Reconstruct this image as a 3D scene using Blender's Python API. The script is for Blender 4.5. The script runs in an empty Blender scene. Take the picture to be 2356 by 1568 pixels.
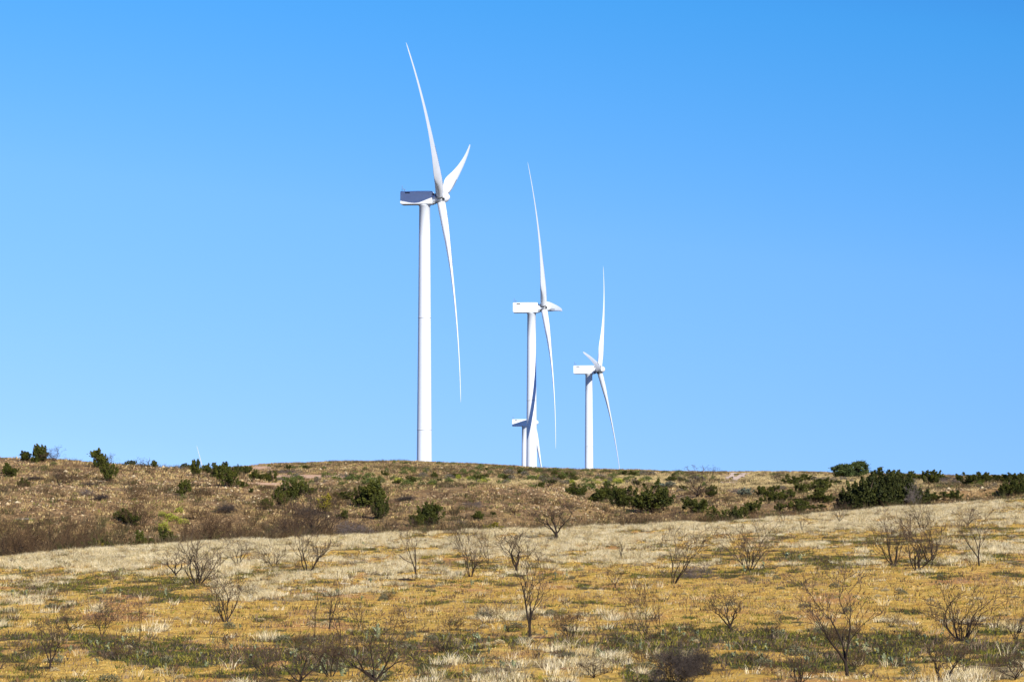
import bpy, math, random
import numpy as np
from mathutils import Vector, Matrix, Euler

# ------------------------------------------------------------------ camera, sky, sun, exposure
scene = bpy.context.scene
COL = scene.collection
FPX, CU, CV, HOR = 6681.0, 1178.0, 784.0, 1100.0     # focal length and centre of the photo seen at 2356 px wide
PITCH = math.atan((HOR - CV) / FPX)
cam_d = bpy.data.cameras.new("camera")
cam_d.sensor_width = 36.0
cam_d.lens = 36.0 * FPX / 2356.0
cam_d.clip_start = 0.5
cam_d.clip_end = 40000.0
cam = bpy.data.objects.new("camera", cam_d)
cam.rotation_euler = (math.pi / 2 + PITCH, 0, 0)
COL.objects.link(cam)
scene.camera = cam

SUN_EL, SUN_AZ = math.radians(32.2), math.radians(29)   # azimuth: to the right of straight behind the camera
S_DIR = Vector((math.sin(SUN_AZ) * math.cos(SUN_EL), -math.cos(SUN_AZ) * math.cos(SUN_EL), math.sin(SUN_EL)))
world = bpy.data.worlds.new("World")
scene.world = world
world.use_nodes = True
wn, wl = world.node_tree.nodes, world.node_tree.links
wn.clear()
w_out = wn.new("ShaderNodeOutputWorld")
w_bg = wn.new("ShaderNodeBackground")
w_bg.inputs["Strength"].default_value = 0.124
sky = wn.new("ShaderNodeTexSky")
sky.sky_type = 'NISHITA'
sky.sun_disc = False
sky.sun_elevation = SUN_EL
sky.sun_rotation = math.pi - SUN_AZ
sky.altitude = 600.0
sky.air_density = 1.0
sky.dust_density = 0.3
sky.ozone_density = 2.5
w_hs = wn.new("ShaderNodeHueSaturation")
w_hs.inputs["Saturation"].default_value = 1.3
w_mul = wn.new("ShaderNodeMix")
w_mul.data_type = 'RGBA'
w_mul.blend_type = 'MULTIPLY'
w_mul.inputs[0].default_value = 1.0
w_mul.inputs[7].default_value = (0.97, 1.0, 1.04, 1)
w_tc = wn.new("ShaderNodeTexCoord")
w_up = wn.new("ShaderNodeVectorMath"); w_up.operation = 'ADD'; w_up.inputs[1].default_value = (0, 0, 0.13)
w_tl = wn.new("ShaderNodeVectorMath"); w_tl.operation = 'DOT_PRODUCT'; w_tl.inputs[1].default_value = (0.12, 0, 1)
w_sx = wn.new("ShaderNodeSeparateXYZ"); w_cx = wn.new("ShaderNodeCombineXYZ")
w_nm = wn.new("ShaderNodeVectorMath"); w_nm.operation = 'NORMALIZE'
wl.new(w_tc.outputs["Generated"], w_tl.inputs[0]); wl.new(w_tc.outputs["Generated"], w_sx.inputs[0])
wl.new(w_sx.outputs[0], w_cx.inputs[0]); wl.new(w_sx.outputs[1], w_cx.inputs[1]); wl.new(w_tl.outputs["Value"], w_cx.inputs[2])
w_rp = wn.new("ShaderNodeValToRGB"); wl.new(w_tl.outputs["Value"], w_rp.inputs[0])      # tints sky by height; darkened and blued above view to cut fill light
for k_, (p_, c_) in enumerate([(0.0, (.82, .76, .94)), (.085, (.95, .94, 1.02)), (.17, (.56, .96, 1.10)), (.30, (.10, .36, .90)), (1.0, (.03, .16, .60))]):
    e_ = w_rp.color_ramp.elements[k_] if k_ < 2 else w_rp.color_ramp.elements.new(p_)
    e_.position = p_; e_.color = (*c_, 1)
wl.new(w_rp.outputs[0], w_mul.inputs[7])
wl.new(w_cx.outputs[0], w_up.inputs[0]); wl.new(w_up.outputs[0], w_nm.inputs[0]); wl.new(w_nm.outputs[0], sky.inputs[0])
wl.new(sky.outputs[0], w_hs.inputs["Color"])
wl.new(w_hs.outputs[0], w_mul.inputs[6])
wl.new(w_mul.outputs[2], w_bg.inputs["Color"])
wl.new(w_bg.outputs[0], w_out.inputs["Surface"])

sun_d = bpy.data.lights.new("sun", 'SUN')
sun_d.energy = 5.0
sun_d.angle = math.radians(0.5)
sun_d.color = (1.0, 0.95, 0.86)
sun = bpy.data.objects.new("sun", sun_d)
sun.rotation_euler = S_DIR.to_track_quat('Z', 'Y').to_euler()
sun.location = (60, -80, 90)
COL.objects.link(sun)

scene.view_settings.view_transform = 'Standard'
scene.view_settings.look = 'None'
scene.view_settings.exposure = 0.4
scene.view_settings.gamma = 1.0

# ------------------------------------------------------------------ helpers
rnd = random.Random(7)
R = np.random.RandomState(11)


def tag(o, label=None, cat=None, group=None, kind=None):
    if label: o["label"] = label
    if cat: o["category"] = cat
    if group: o["group"] = group
    if kind: o["kind"] = kind
    return o


def np_mesh(name, verts, faces, mat=None, color=None, smooth=False, attrs=None):
    """faces: (n,3) or (n,4) array, or list of such arrays."""
    if not isinstance(faces, list): faces = [faces]
    faces = [np.asarray(f, dtype=np.int32) for f in faces if len(f)]
    me = bpy.data.meshes.new(name)
    verts = np.asarray(verts, dtype=np.float32)
    me.vertices.add(len(verts))
    me.vertices.foreach_set("co", verts.ravel())
    loops = np.concatenate([f.ravel() for f in faces])
    counts = np.concatenate([np.full(len(f), f.shape[1], dtype=np.int32) for f in faces])
    starts = np.concatenate([[0], np.cumsum(counts)[:-1]]).astype(np.int32)
    me.loops.add(len(loops))
    me.loops.foreach_set("vertex_index", loops)
    me.polygons.add(len(counts))
    me.polygons.foreach_set("loop_start", starts)
    try:
        me.polygons.foreach_set("loop_total", counts)
    except Exception:
        pass
    if smooth:
        me.polygons.foreach_set("use_smooth", np.ones(len(counts), dtype=bool))
    me.update(calc_edges=True)
    if color is not None:
        a = me.color_attributes.new("Col", 'FLOAT_COLOR', 'POINT')
        c = np.ones((len(verts), 4), dtype=np.float32)
        c[:, :3] = color
        a.data.foreach_set("color", c.ravel())
    if attrs:
        for k, v in attrs.items():
            a = me.attributes.new(k, 'FLOAT', 'POINT')
            a.data.foreach_set("value", np.asarray(v, dtype=np.float32))
    if mat: me.materials.append(mat)
    return me


def obj(name, me, parent=None, loc=(0, 0, 0)):
    o = bpy.data.objects.new(name, me)
    o.location = loc
    COL.objects.link(o)
    if parent: o.parent = parent
    return o


def _hash(ix, iy, seed):
    h = (ix.astype(np.int64) * 374761393 + iy.astype(np.int64) * 668265263 + seed * 974634777) & 0xFFFFFFFF
    h = ((h ^ (h >> 13)) * 1274126177) & 0xFFFFFFFF
    h = h ^ (h >> 16)
    return (h & 0xFFFFFF) / float(0xFFFFFF)


def vnoise(x, y, seed=0):
    x = np.asarray(x, dtype=np.float64); y = np.asarray(y, dtype=np.float64)
    ix, iy = np.floor(x), np.floor(y)
    fx, fy = x - ix, y - iy
    fx = fx * fx * (3 - 2 * fx); fy = fy * fy * (3 - 2 * fy)
    a = _hash(ix, iy, seed); b = _hash(ix + 1, iy, seed)
    c = _hash(ix, iy + 1, seed); d = _hash(ix + 1, iy + 1, seed)
    return (a * (1 - fx) + b * fx) * (1 - fy) + (c * (1 - fx) + d * fx) * fy


def fbm(x, y, seed=0, oct=4):
    s = 0; amp = 0.5; n = 0
    for k in range(oct):
        s = s + amp * vnoise(x * 2 ** k, y * 2 ** k, seed + k * 17); n += amp; amp *= 0.5
    return s / n


def smooth(e0, e1, x):
    t = np.clip((x - e0) / (e1 - e0), 0, 1)
    return t * t * (3 - 2 * t)


# ------------------------------------------------------------------ lie of the land
def slope_of(v):
    """rise per metre of distance for a sight line at photo row v"""
    cz = CV - np.asarray(v, dtype=float)
    return (FPX * math.sin(PITCH) + cz * math.cos(PITCH)) / (FPX * math.cos(PITCH) - cz * math.sin(PITCH))


def col_of(u, v):
    cz = CV - v
    return (u - CU) / (FPX * math.cos(PITCH) - cz * math.sin(PITCH))


def uv_of(X, Y, Z):
    d = Y * math.cos(PITCH) + Z * math.sin(PITCH)
    h = -Y * math.sin(PITCH) + Z * math.cos(PITCH)
    return CU + FPX * X / d, CV - FPX * h / d


#        u    crest v, Y   knoll v, Y   behind  slope   ridge
TAB = [(-700, 1290, 185, 1050, 335, 1062, 1070, 1072),
       (0,    1283, 190, 1057, 330, 1069, 1077, 1080),
       (150,  1271, 192, 1062, 325, 1074, 1082, 1084),
       (300,  1259, 195, 1072, 320, 1084, 1090, 1090),
       (450,  1248, 198, 1080, 315, 1090, 1092, 1090),
       (560,  1243, 200, 1086, 312, 1092, 1090, 1076),
       (650,  1240, 202, 1112, 308, 1112, 1092, 1067),
       (800,  1235, 206, 1128, 305, 1126, 1100, 1062),
       (950,  1226, 210, 1123, 305, 1124, 1097, 1061),
       (1100, 1221, 214, 1118, 305, 1121, 1095, 1067),
       (1250, 1217, 218, 1124, 305, 1126, 1100, 1075),
       (1400, 1212, 222, 1172, 300, 1150, 1106, 1079),
       (1550, 1206, 226, 1178, 300, 1150, 1107, 1082),
       (1700, 1199, 232, 1168, 305, 1140, 1107, 1085),
       (1850, 1187, 238, 1150, 308, 1128, 1108, 1088),
       (2000, 1174, 244, 1138, 310, 1122, 1108, 1092),
       (2150, 1163, 250, 1130, 312, 1118, 1109, 1095),
       (2356, 1148, 258, 1125, 315, 1116, 1110, 1100),
       (3100, 1120, 270, 1112, 320, 1110, 1108, 1100)]
TAB = np.array(TAB, dtype=float)
UG = np.linspace(-700, 3100, 381)


def _curve(k):
    y = np.interp(UG, TAB[:, 0], TAB[:, k])
    ker = np.hanning(9); ker /= ker.sum()
    return np.convolve(np.pad(y, 4, mode='edge'), ker, mode='valid')


C_CV, C_CY, C_KV, C_KY, C_BV, C_SV, C_RV = [_curve(k) for k in range(1, 8)]
rows_Y, rows_Z = [], []


def _add(Yr, Zr):
    rows_Y.append(np.broadcast_to(Yr, UG.shape).astype(float)); rows_Z.append(np.broadcast_to(Zr, UG.shape).astype(float))


zc = slope_of(C_CV) * C_CY
right = smooth(1200, 2500, UG)
_add(-3000, -6.0)
_add(-60, -5.0)
_add(30, -5.0)
_add(75, -5.1 + 0.15 * right)
_add(130, -5.05 + 0.75 * right)
_add(C_CY - 22, zc - 0.35)
_add(C_CY, zc)
_add(C_CY + 16, zc - 1.3)
zk = slope_of(C_KV) * C_KY
_add(C_CY + 34, zc - 1.5 + 0.10 * (zk - zc))
_add(C_CY + 60, zc - 0.3 + 0.40 * (zk - zc))
_add(C_KY - 14, zk - 0.75)
_add(C_KY, zk)
_add(365, slope_of(C_BV) * 365 - 0.3)
_add(425, slope_of(C_SV) * 425)
_add(485, slope_of(C_RV) * 485 - 0.35)
_add(505, slope_of(C_RV) * 505)
_add(540, slope_of(C_RV) * 505 - 1.6)
_add(735, -9.3)
_add(940, -24.8)
_add(1140, -37.5)
_add(1359, -54.5)
_add(1490, -103)
_add(3000, -130)
_add(9000, -150)
_add(16000, -170)
RY, RZ = np.array(rows_Y), np.array(rows_Z)
K = len(RY)
h_ = np.diff(RY, axis=0); dl = np.diff(RZ, axis=0) / h_
M = np.zeros_like(RZ)
for i in range(1, K - 1):
    same = dl[i - 1] * dl[i] > 0
    w1, w2 = 2 * h_[i] + h_[i - 1], h_[i] + 2 * h_[i - 1]
    with np.errstate(divide='ignore', invalid='ignore'):
        M[i] = np.where(same, (w1 + w2) / (w1 / dl[i - 1] + w2 / dl[i]), 0)
M = np.nan_to_num(M)


def height(X, Y):
    X = np.asarray(X, dtype=float); Y = np.asarray(Y, dtype=float)
    X, Y = np.broadcast_arrays(X, Y)
    sh = X.shape; X = X.ravel(); Y = Y.ravel()
    u = CU + FPX * X / np.maximum(Y, 60.0)
    g = np.clip((u - UG[0]) / (UG[1] - UG[0]), 0, len(UG) - 1.001)
    i0 = g.astype(int); f = g - i0
    out = np.zeros(len(X)); done = np.zeros(len(X), bool)
    for k in range(K - 1):
        ya = RY[k][i0] * (1 - f) + RY[k][i0 + 1] * f
        yb = RY[k + 1][i0] * (1 - f) + RY[k + 1][i0 + 1] * f
        m = (~done) & (Y < yb) if k < K - 2 else ~done
        if not m.any(): continue
        mi = i0[m]; mf = f[m]
        h = (yb - ya)[m]; t = np.clip((Y[m] - ya[m]) / h, 0, 1)
        z0 = RZ[k][mi] * (1 - mf) + RZ[k][mi + 1] * mf
        z1 = RZ[k + 1][mi] * (1 - mf) + RZ[k + 1][mi + 1] * mf
        m0 = M[k][mi] * (1 - mf) + M[k][mi + 1] * mf
        m1 = M[k + 1][mi] * (1 - mf) + M[k + 1][mi + 1] * mf
        t2, t3 = t * t, t * t * t
        out[m] = (2 * t3 - 3 * t2 + 1) * z0 + (t3 - 2 * t2 + t) * h * m0 + (-2 * t3 + 3 * t2) * z1 + (t3 - t2) * h * m1
        done |= m
    crest = np.interp(u, UG, C_CY)
    hill = smooth(5, 40, Y - crest) * (1 - smooth(520, 700, Y))
    near = smooth(20, 50, np.hypot(X, Y)) * (1 - smooth(500, 700, Y))
    out = out + near * 0.22 * (fbm(X / 6, Y / 9, 3) - 0.5) + hill * 1.1 * (fbm(X / 18, Y / 26, 9, 5) - 0.5)
    edge = smooth(10, 40, np.abs(X) - 0.2 * np.maximum(Y, 0))
    out = out + edge * 1.2 * (fbm(X / 40, Y / 40, 21, 3) - 0.5) * near
    return out.reshape(sh)


_YS = np.concatenate([np.arange(50, 560, 0.4)])


def hit(u, v, ymin=50.0):
    """first point of the ground met by the sight line through photo pixel (u, v), beyond ymin"""
    a, s = col_of(u, v), slope_of(v)
    Ys = _YS[_YS >= ymin]
    d = height(a * Ys, Ys) - s * Ys
    w = np.where(d >= 0)[0]
    Yh = Ys[w[0]] if len(w) else Ys[int(np.argmax(d))]
    return float(a * Yh), float(Yh)


def gz(x, y): return float(height(np.array([x]), np.array([y]))[0])


# patches of the field: (u, v, half width, half height, weight) in photo coordinates
PALE = [(150, 1285, 380, 34, 1.1), (520, 1262, 260, 24, 1.0), (900, 1245, 300, 20, .7), (620, 1372, 150, 24, .75),
        (1450, 1232, 380, 26, .95), (2100, 1178, 380, 22, .9), (1850, 1210, 250, 16, .6), (1150, 1280, 260, 26, .7), (700, 1320, 160, 26, .6),
        (1130, 1417, 150, 20, .95), (1250, 1505, 220, 34, .95), (620, 1485, 160, 18, .5), (170, 1400, 200, 16, .35),
        (560, 1470, 90, 16, .6), (2120, 1432, 180, 20, .9), (2260, 1550, 150, 28, 1.1), (1450, 1290, 160, 20, .6), (2240, 1260, 130, 22, .5),
        (1050, 1545, 230, 26, .5), (860, 1350, 90, 16, .5), (1900, 1545, 200, 22, .5), (560, 1350, 60, 14, .5), (1920, 1395, 60, 9, .7), (120, 1452, 120, 12, .4)]
GREEN = [(230, 1355, 260, 30, .9), (120, 1470, 200, 22, .6), (1480, 1470, 330, 26, .9), (1000, 1465, 200, 14, .7), (1950, 1475, 350, 30, .9),
         (2150, 1510, 250, 24, .9), (760, 1520, 300, 36, 1.1), (350, 1500, 360, 26, .9), (1650, 1510, 340, 30, .9), (2000, 1490, 380, 20, .6), (1400, 1440, 110, 10, .6), (560, 1310, 160, 10, .5), (1650, 1320, 160, 10, .6),
         (1120, 1470, 160, 8, .8), (1800, 1285, 150, 8, .9), (2150, 1240, 300, 12, .7), (2260, 1325, 200, 14, .8), (1350, 1282, 200, 6, .5), (900, 1262, 140, 8, .6), (1180, 1300, 200, 8, .6), (700, 1345, 120, 8, .6), (2050, 1290, 260, 10, .5)]
BARE = [(1750, 1370, 480, 36, 1.2), (2200, 1370, 260, 44, 1.1), (700, 1410, 380, 18, 1.0), (1050, 1368, 260, 16, 1.0), (200, 1545, 300, 20, .9), (900, 1272, 130, 8, .8), (330, 1395, 260, 10, .6), (880, 1440, 260, 14, .6), (1240, 1440, 180, 14, .7)]


def patch(L, u, v):
    s = np.zeros_like(u)
    for (pu, pv, su, sv, w) in L:
        s = s + w * np.exp(-(((u - pu) / su) ** 2 + ((v - pv) / sv) ** 2))
    return s


def masks(X, Y, Z=None):
    if Z is None: Z = height(X, Y)
    Ys = np.maximum(Y, 40)
    u, v = uv_of(X, Ys, Z)
    n1 = fbm(X / 3.2, Y / 7.0, 31, 4); n2 = fbm(X / 1.6, Y / 3.6, 47, 5); n3 = fbm(X / .7, Y / 1.8, 63, 3)
    crest = np.interp(CU + FPX * X / Ys, UG, C_CY)
    hill = smooth(0, 10, Y - crest)
    off = smooth(100, 400, np.maximum(-u, u - 2356))
    p = patch(PALE, u, v) * (1 - off) + 0.5 * off
    g = patch(GREEN, u, v) * (1 - off) + 0.4 * off
    b = patch(BARE, u, v) * (1 - off) + 0.4 * off
    pale = smooth(0.40, 0.66, p * 0.8 - b * 0.85 - g * 0.3 + (n1 - 0.5) * 1.8 + (n3 - .5) * 1.7 + 0.15) * (1 - hill)
    green = smooth(0.45, 0.75, g * 0.70 - b * 0.55 - p * .12 + (n2 - 0.5) * 3.0 + (n3 - .5) * 2.2 + 0.22) * (1 - hill)
    return pale, green, hill, u, v

# ------------------------------------------------------------------ materials
def mat_new(name):
    m = bpy.data.materials.new(name); m.use_nodes = True
    n = m.node_tree.nodes; n.clear()
    out = n.new("ShaderNodeOutputMaterial"); b = n.new("ShaderNodeBsdfPrincipled")
    m.node_tree.links.new(b.outputs[0], out.inputs[0])
    return m, n, m.node_tree.links, b


def mix(n, l, fac, a, b, blend='MIX'):
    x = n.new("ShaderNodeMix"); x.data_type = 'RGBA'; x.blend_type = blend
    for sock, val in ((x.inputs[0], fac), (x.inputs[6], a), (x.inputs[7], b)):
        if hasattr(val, 'is_linked') or hasattr(val, 'links'): l.new(val, sock)
        elif isinstance(val, (int, float)): sock.default_value = val
        else: sock.default_value = (*val, 1)
    return x.outputs[2]


def noise(n, l, scale, detail=4, vec=None, rough=0.6):
    t = n.new("ShaderNodeTexNoise"); t.inputs["Scale"].default_value = scale
    t.inputs["Detail"].default_value = detail; t.inputs["Roughness"].default_value = rough
    if vec is not None: l.new(vec, t.inputs["Vector"])
    return t.outputs["Fac"]


def ramp(n, l, src, p0, p1, c0=(0, 0, 0), c1=(1, 1, 1)):
    r = n.new("ShaderNodeValToRGB"); l.new(src, r.inputs[0])
    r.color_ramp.elements[0].position = p0; r.color_ramp.elements[1].position = p1
    r.color_ramp.elements[0].color = (*c0, 1); r.color_ramp.elements[1].color = (*c1, 1)
    return r.outputs[0]


def col_mat(name, rough=0.85, tint=(1, 1, 1), scale=2.0, var=0.25, spec=0.2, trans=0.0):
    """colour attribute of the mesh, broken up by noise"""
    m, n, l, b = mat_new(name)
    a = n.new("ShaderNodeAttribute"); a.attribute_name = "Col"
    g = n.new("ShaderNodeNewGeometry")
    f = noise(n, l, scale, 3, g.outputs["Position"])
    c = ramp(n, l, f, 0.3, 0.7, tuple(t * (1 - var) for t in tint), tuple(t * (1 + var) for t in tint))
    l.new(mix(n, l, 1.0, a.outputs["Color"], c, 'MULTIPLY'), b.inputs["Base Color"])
    b.inputs["Roughness"].default_value = rough
    b.inputs["Specular IOR Level"].default_value = spec
    return m


def plain_mat(name, col, rough=0.5, scale=1.5, var=0.06, spec=0.4, metallic=0.0):
    m, n, l, b = mat_new(name)
    tc = n.new("ShaderNodeTexCoord")
    f = noise(n, l, scale, 4, tc.outputs["Object"])
    c = ramp(n, l, f, 0.3, 0.7, tuple(t * (1 - var) for t in col), tuple(min(1, t * (1 + var)) for t in col))
    l.new(c, b.inputs["Base Color"])
    b.inputs["Roughness"].default_value = rough
    b.inputs["Specular IOR Level"].default_value = spec
    b.inputs["Metallic"].default_value = metallic
    return m


M_WHITE = plain_mat("white_paint", (0.75, 0.79, 0.83), 0.45, 0.35, 0.03)
M_DARK = plain_mat("dark_opening", (0.02, 0.025, 0.03), 0.6)
M_STEEL = plain_mat("grey_steel", (0.2, 0.21, 0.22), 0.5, metallic=0.4)
M_GRASS = col_mat("dry_grass", 0.9, scale=0.35, var=0.16)
M_LEAF = col_mat("evergreen_leaves", 0.75, scale=1.2, var=0.2)
M_BARK = col_mat("dark_bark", 0.9, scale=6, var=0.3)
M_PAD = col_mat("cactus_skin", 0.6, scale=3, var=0.2)
M_STONE = col_mat("stone", 0.9, scale=3, var=0.2)


def ground_material():
    m, n, l, b = mat_new("dry_ground")
    g = n.new("ShaderNodeNewGeometry"); P = g.outputs["Position"]
    def at(k):
        a = n.new("ShaderNodeAttribute"); a.attribute_name = k; return a.outputs["Fac"]
    mp = n.new("ShaderNodeMapping"); mp.inputs["Scale"].default_value = (1, 0.45, 1); l.new(P, mp.inputs[0]); V = mp.outputs[0]
    n_fine = noise(n, l, 5.0, 6, V, .7); n_mid = noise(n, l, 1.1, 5, V); n_big = noise(n, l, 0.22, 4, V)
    # the field: yellow short grass over orange earth, green weeds, straw litter darkened as painted shade between tall tufts
    base = mix(n, l, ramp(n, l, n_mid, .35, .65), (0.56, 0.32, 0.05), (0.72, 0.48, 0.11))
    base = mix(n, l, ramp(n, l, n_fine, .50, .66), base, (0.32, 0.19, 0.05))
    base = mix(n, l, ramp(n, l, n_big, .52, .66), base, (0.50, 0.25, 0.085))
    grn = mix(n, l, ramp(n, l, n_fine, .40, .58), (0.15, 0.135, 0.025), (0.035, 0.04, 0.014))
    base = mix(n, l, at("green"), base, grn)
    pale = mix(n, l, ramp(n, l, n_fine, .42, .62), (0.36, 0.28, 0.13), (0.09, 0.065, 0.028))
    base = mix(n, l, at("pale"), base, pale)
    # the hills: pinkish brown stony earth with thin dry cover
    hill = mix(n, l, ramp(n, l, n_mid, .38, .62), (0.22, 0.128, 0.052), (0.40, 0.26, 0.115))
    vor = n.new("ShaderNodeTexVoronoi"); vor.inputs["Scale"].default_value = 2.6; l.new(V, vor.inputs["Vector"])
    hill = mix(n, l, ramp(n, l, vor.outputs["Distance"], .10, .30, (1, 1, 1), (0, 0, 0)), hill, (0.52, 0.37, 0.18))
    hill = mix(n, l, ramp(n, l, n_fine, .48, .60), hill, (0.085, 0.06, 0.03))
    hill = mix(n, l, ramp(n, l, n_big, .50, .70), hill, (0.33, 0.22, 0.08))
    hill = mix(n, l, at("bare"), hill, mix(n, l, ramp(n, l, n_mid, .35, .65), (0.58, 0.34, 0.19), (0.62, 0.44, 0.28)))
    hill = mix(n, l, at("straw"), hill, mix(n, l, ramp(n, l, n_fine, .4, .62), (0.50, 0.38, 0.17), (0.25, 0.19, 0.08)))
    hill = mix(n, l, at("far_dark"), hill, mix(n, l, ramp(n, l, n_big, .4, .6), (0.045, 0.045, 0.022), (0.10, 0.08, 0.045)))  # unseen far ground, darkened to cut bounce light on the turbines
    c = mix(n, l, at("hill"), base, hill)
    l.new(c, b.inputs["Base Color"])
    b.inputs["Roughness"].default_value = 0.95; b.inputs["Specular IOR Level"].default_value = 0.1
    bp = n.new("ShaderNodeBump"); bp.inputs["Strength"].default_value = 0.9; bp.inputs["Distance"].default_value = 0.12
    l.new(n_fine, bp.inputs["Height"]); l.new(bp.outputs[0], b.inputs["Normal"])
    return m


def bare_mask(X, Y, u, v):
    b = patch([(700, 1096, 100, 5, 1.5), (600, 1076, 44, 6, 1.2), (650, 1112, 120, 4, 1.0), (1690, 1096, 44, 9, 1.2), (330, 1110, 120, 10, .5), (1350, 1165, 60, 12, .4), (1800, 1092, 80, 5, .4)], u, v)
    return smooth(0.45, 0.8, b + (fbm(X / 4, Y / 6, 77) - .5) * 0.9)


# ------------------------------------------------------------------ ground: one sheet out to the horizon
ay = np.concatenate([np.geomspace(16000, 560, 46), np.linspace(556, 330, 120), np.linspace(329, 270, 60), np.arange(269.5, 60, -0.55),
                     np.linspace(60, 15, 30), np.linspace(13, -60, 12), -np.geomspace(70, 3000, 16)])
aa = np.concatenate([-np.geomspace(9, 0.42, 34), np.linspace(-0.415, -0.205, 150), np.linspace(-0.204, 0.204, 590), np.linspace(0.205, 0.415, 150), np.geomspace(0.42, 9, 34)])
Yg, Ag = np.meshgrid(ay, aa, indexing='ij')
Xg = Ag * (15 + np.abs(Yg - 15))
Zg = height(Xg, Yg)
pale, green, hill, ug, vg = masks(Xg, Yg, Zg)
# trails and scars on the slopes, straw coloured swales on the far slope
bare = bare_mask(Xg, Yg, ug, vg) * hill
straw = smooth(0.5, 0.8, patch([(1700, 1105, 420, 22, 1.1), (1080, 1107, 260, 7, 1.0), (2100, 1130, 300, 20, .5), (1600, 1180, 300, 10, .5), (480, 1200, 220, 14, .4)], ug, vg) + (fbm(Xg / 5, Yg / 9, 78) - .5) * 1.1) * hill
nr, nc = Xg.shape
idx = np.arange(nr * nc).reshape(nr, nc)
F = np.stack([idx[:-1, :-1].ravel(), idx[1:, :-1].ravel(), idx[1:, 1:].ravel(), idx[:-1, 1:].ravel()], 1)
gm = np_mesh("ground", np.stack([Xg.ravel(), Yg.ravel(), Zg.ravel()], 1), F, ground_material(), smooth=True,
             attrs=dict(pale=pale.ravel(), green=green.ravel(), hill=hill.ravel(), bare=bare.ravel(), straw=straw.ravel(), far_dark=smooth(530, 600, Yg).ravel()))
ground = tag(obj("ground", gm), kind="structure")


# ------------------------------------------------------------------ grass, stones: uncountable cover
def scatter(n, y0, y1, amax=0.205, power=1.0):
    Y = np.sqrt(R.uniform(y0 ** 2, y1 ** 2, n)) if power == 1 else R.uniform(y0, y1, n)
    X = R.uniform(-1, 1, n) * (0.19 * Y + 16)
    return X, Y


def tufts(name, X, Y, H, W, blades, colr, spread, width, lean=0.35):
    """each tuft a fan of thin blades; colr (n,3)"""
    n = len(X)
    Z = height(X, Y)
    k = np.repeat(np.arange(n), blades); m = len(k)
    ang = R.uniform(0, 2 * np.pi, m); rad = spread * W[k] * np.sqrt(R.uniform(0, 1, m))
    bx = X[k] + rad * np.cos(ang); by = Y[k] + rad * np.sin(ang)
    bz = Z[k] - 0.03
    hh = H[k] * R.uniform(0.55, 1.1, m)
    la = ang + R.normal(0, .5, m); ln = hh * np.abs(R.normal(lean, lean * .6, m))
    tx = bx + ln * np.cos(la) + 0.10 * hh; ty = by + ln * np.sin(la); tz = bz + hh
    pa = R.uniform(0, np.pi, m); wd = width * R.uniform(.7, 1.4, m) * 0.5
    dx, dy = np.cos(pa) * wd, np.sin(pa) * wd
    mx, my, mz = bx * .5 + tx * .5 - ln * .12 * np.cos(la), by * .5 + ty * .5 - ln * .12 * np.sin(la), bz + hh * .58
    V = np.empty((m, 5, 3), dtype=np.float32)
    V[:, 0] = np.stack([bx - dx, by - dy, bz], 1); V[:, 1] = np.stack([bx + dx, by + dy, bz], 1)
    V[:, 2] = np.stack([mx + dx * .8, my + dy * .8, mz], 1); V[:, 3] = np.stack([mx - dx * .8, my - dy * .8, mz], 1)
    V[:, 4] = np.stack([tx, ty, tz], 1)
    b = np.arange(m) * 5
    Q = np.stack([b, b + 1, b + 2, b + 3], 1); T = np.stack([b + 3, b + 2, b + 4], 1)
    C = np.repeat(colr[k] * R.uniform(.8, 1.15, (m, 1)), 5, axis=0)
    me = np_mesh(name, V.reshape(-1, 3), [Q, T], M_GRASS, color=C)
    return obj(name, me)


def pick(cols, n, w=None):
    cols = np.array(cols); i = R.choice(len(cols), n, p=w); return cols[i] * R.uniform(.88, 1.1, (n, 1))


# tall pale bunch grass
X, Y = scatter(478500, 66, 262)
p_, g_, h_m, u_, v_ = masks(X, Y)
cr = np.interp(CU + FPX * X / Y, UG, C_CY)
keep = (R.uniform(0, 1, len(X)) < (p_ * 0.95 + 0.015) * (.08 + .92 * smooth(.40, .58, fbm(X / .7, Y / 1.6, 201, 3))) * (1 - 0.8 * g_ * (1 - p_))) & (Y < cr + 5)
X, Y = X[keep], Y[keep]; nT = len(X)
o = tufts("bunch_grass", X, Y, R.uniform(.10, .34, nT) * (0.35 + 1.3 * fbm(X / 1.5, Y / 3, 5)), np.full(nT, .19), 19,
          pick([(0.72, 0.60, 0.34), (0.56, 0.44, 0.21), (0.80, 0.70, 0.46), (0.50, 0.34, 0.12), (0.34, 0.25, 0.13), (.14,.11,.04)], nT, [.3, .2, .2, .1, .1, .1]), 1.0, 0.010, .6)
tag(o, "pale straw coloured tall dry bunch grass covering the near field", "grass", kind="stuff")

# short yellow turf
X, Y = scatter(275500, 62, 262)
p_, g_, h_m, u_, v_ = masks(X, Y)
cr = np.interp(CU + FPX * X / Y, UG, C_CY)
keep = (R.uniform(0, 1, len(X)) < 0.75 * (1 - p_) * (1 - .8 * g_) + .06) & (Y < cr + 3)
X, Y = X[keep], Y[keep]; nT = len(X)
o = tufts("short_turf", X, Y, R.uniform(.025, .08, nT), np.full(nT, .16), 8,
          pick([(0.68, 0.46, 0.12), (0.60, 0.37, 0.07), (0.74, 0.56, 0.20), (0.38, 0.32, 0.05), (0.30, 0.18, 0.05)], nT, [.30, .22, .24, .14, .1]), 1.0, 0.022, .6)
tag(o, "short yellow turf between the bunch grass of the near field", "grass", kind="stuff")

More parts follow.
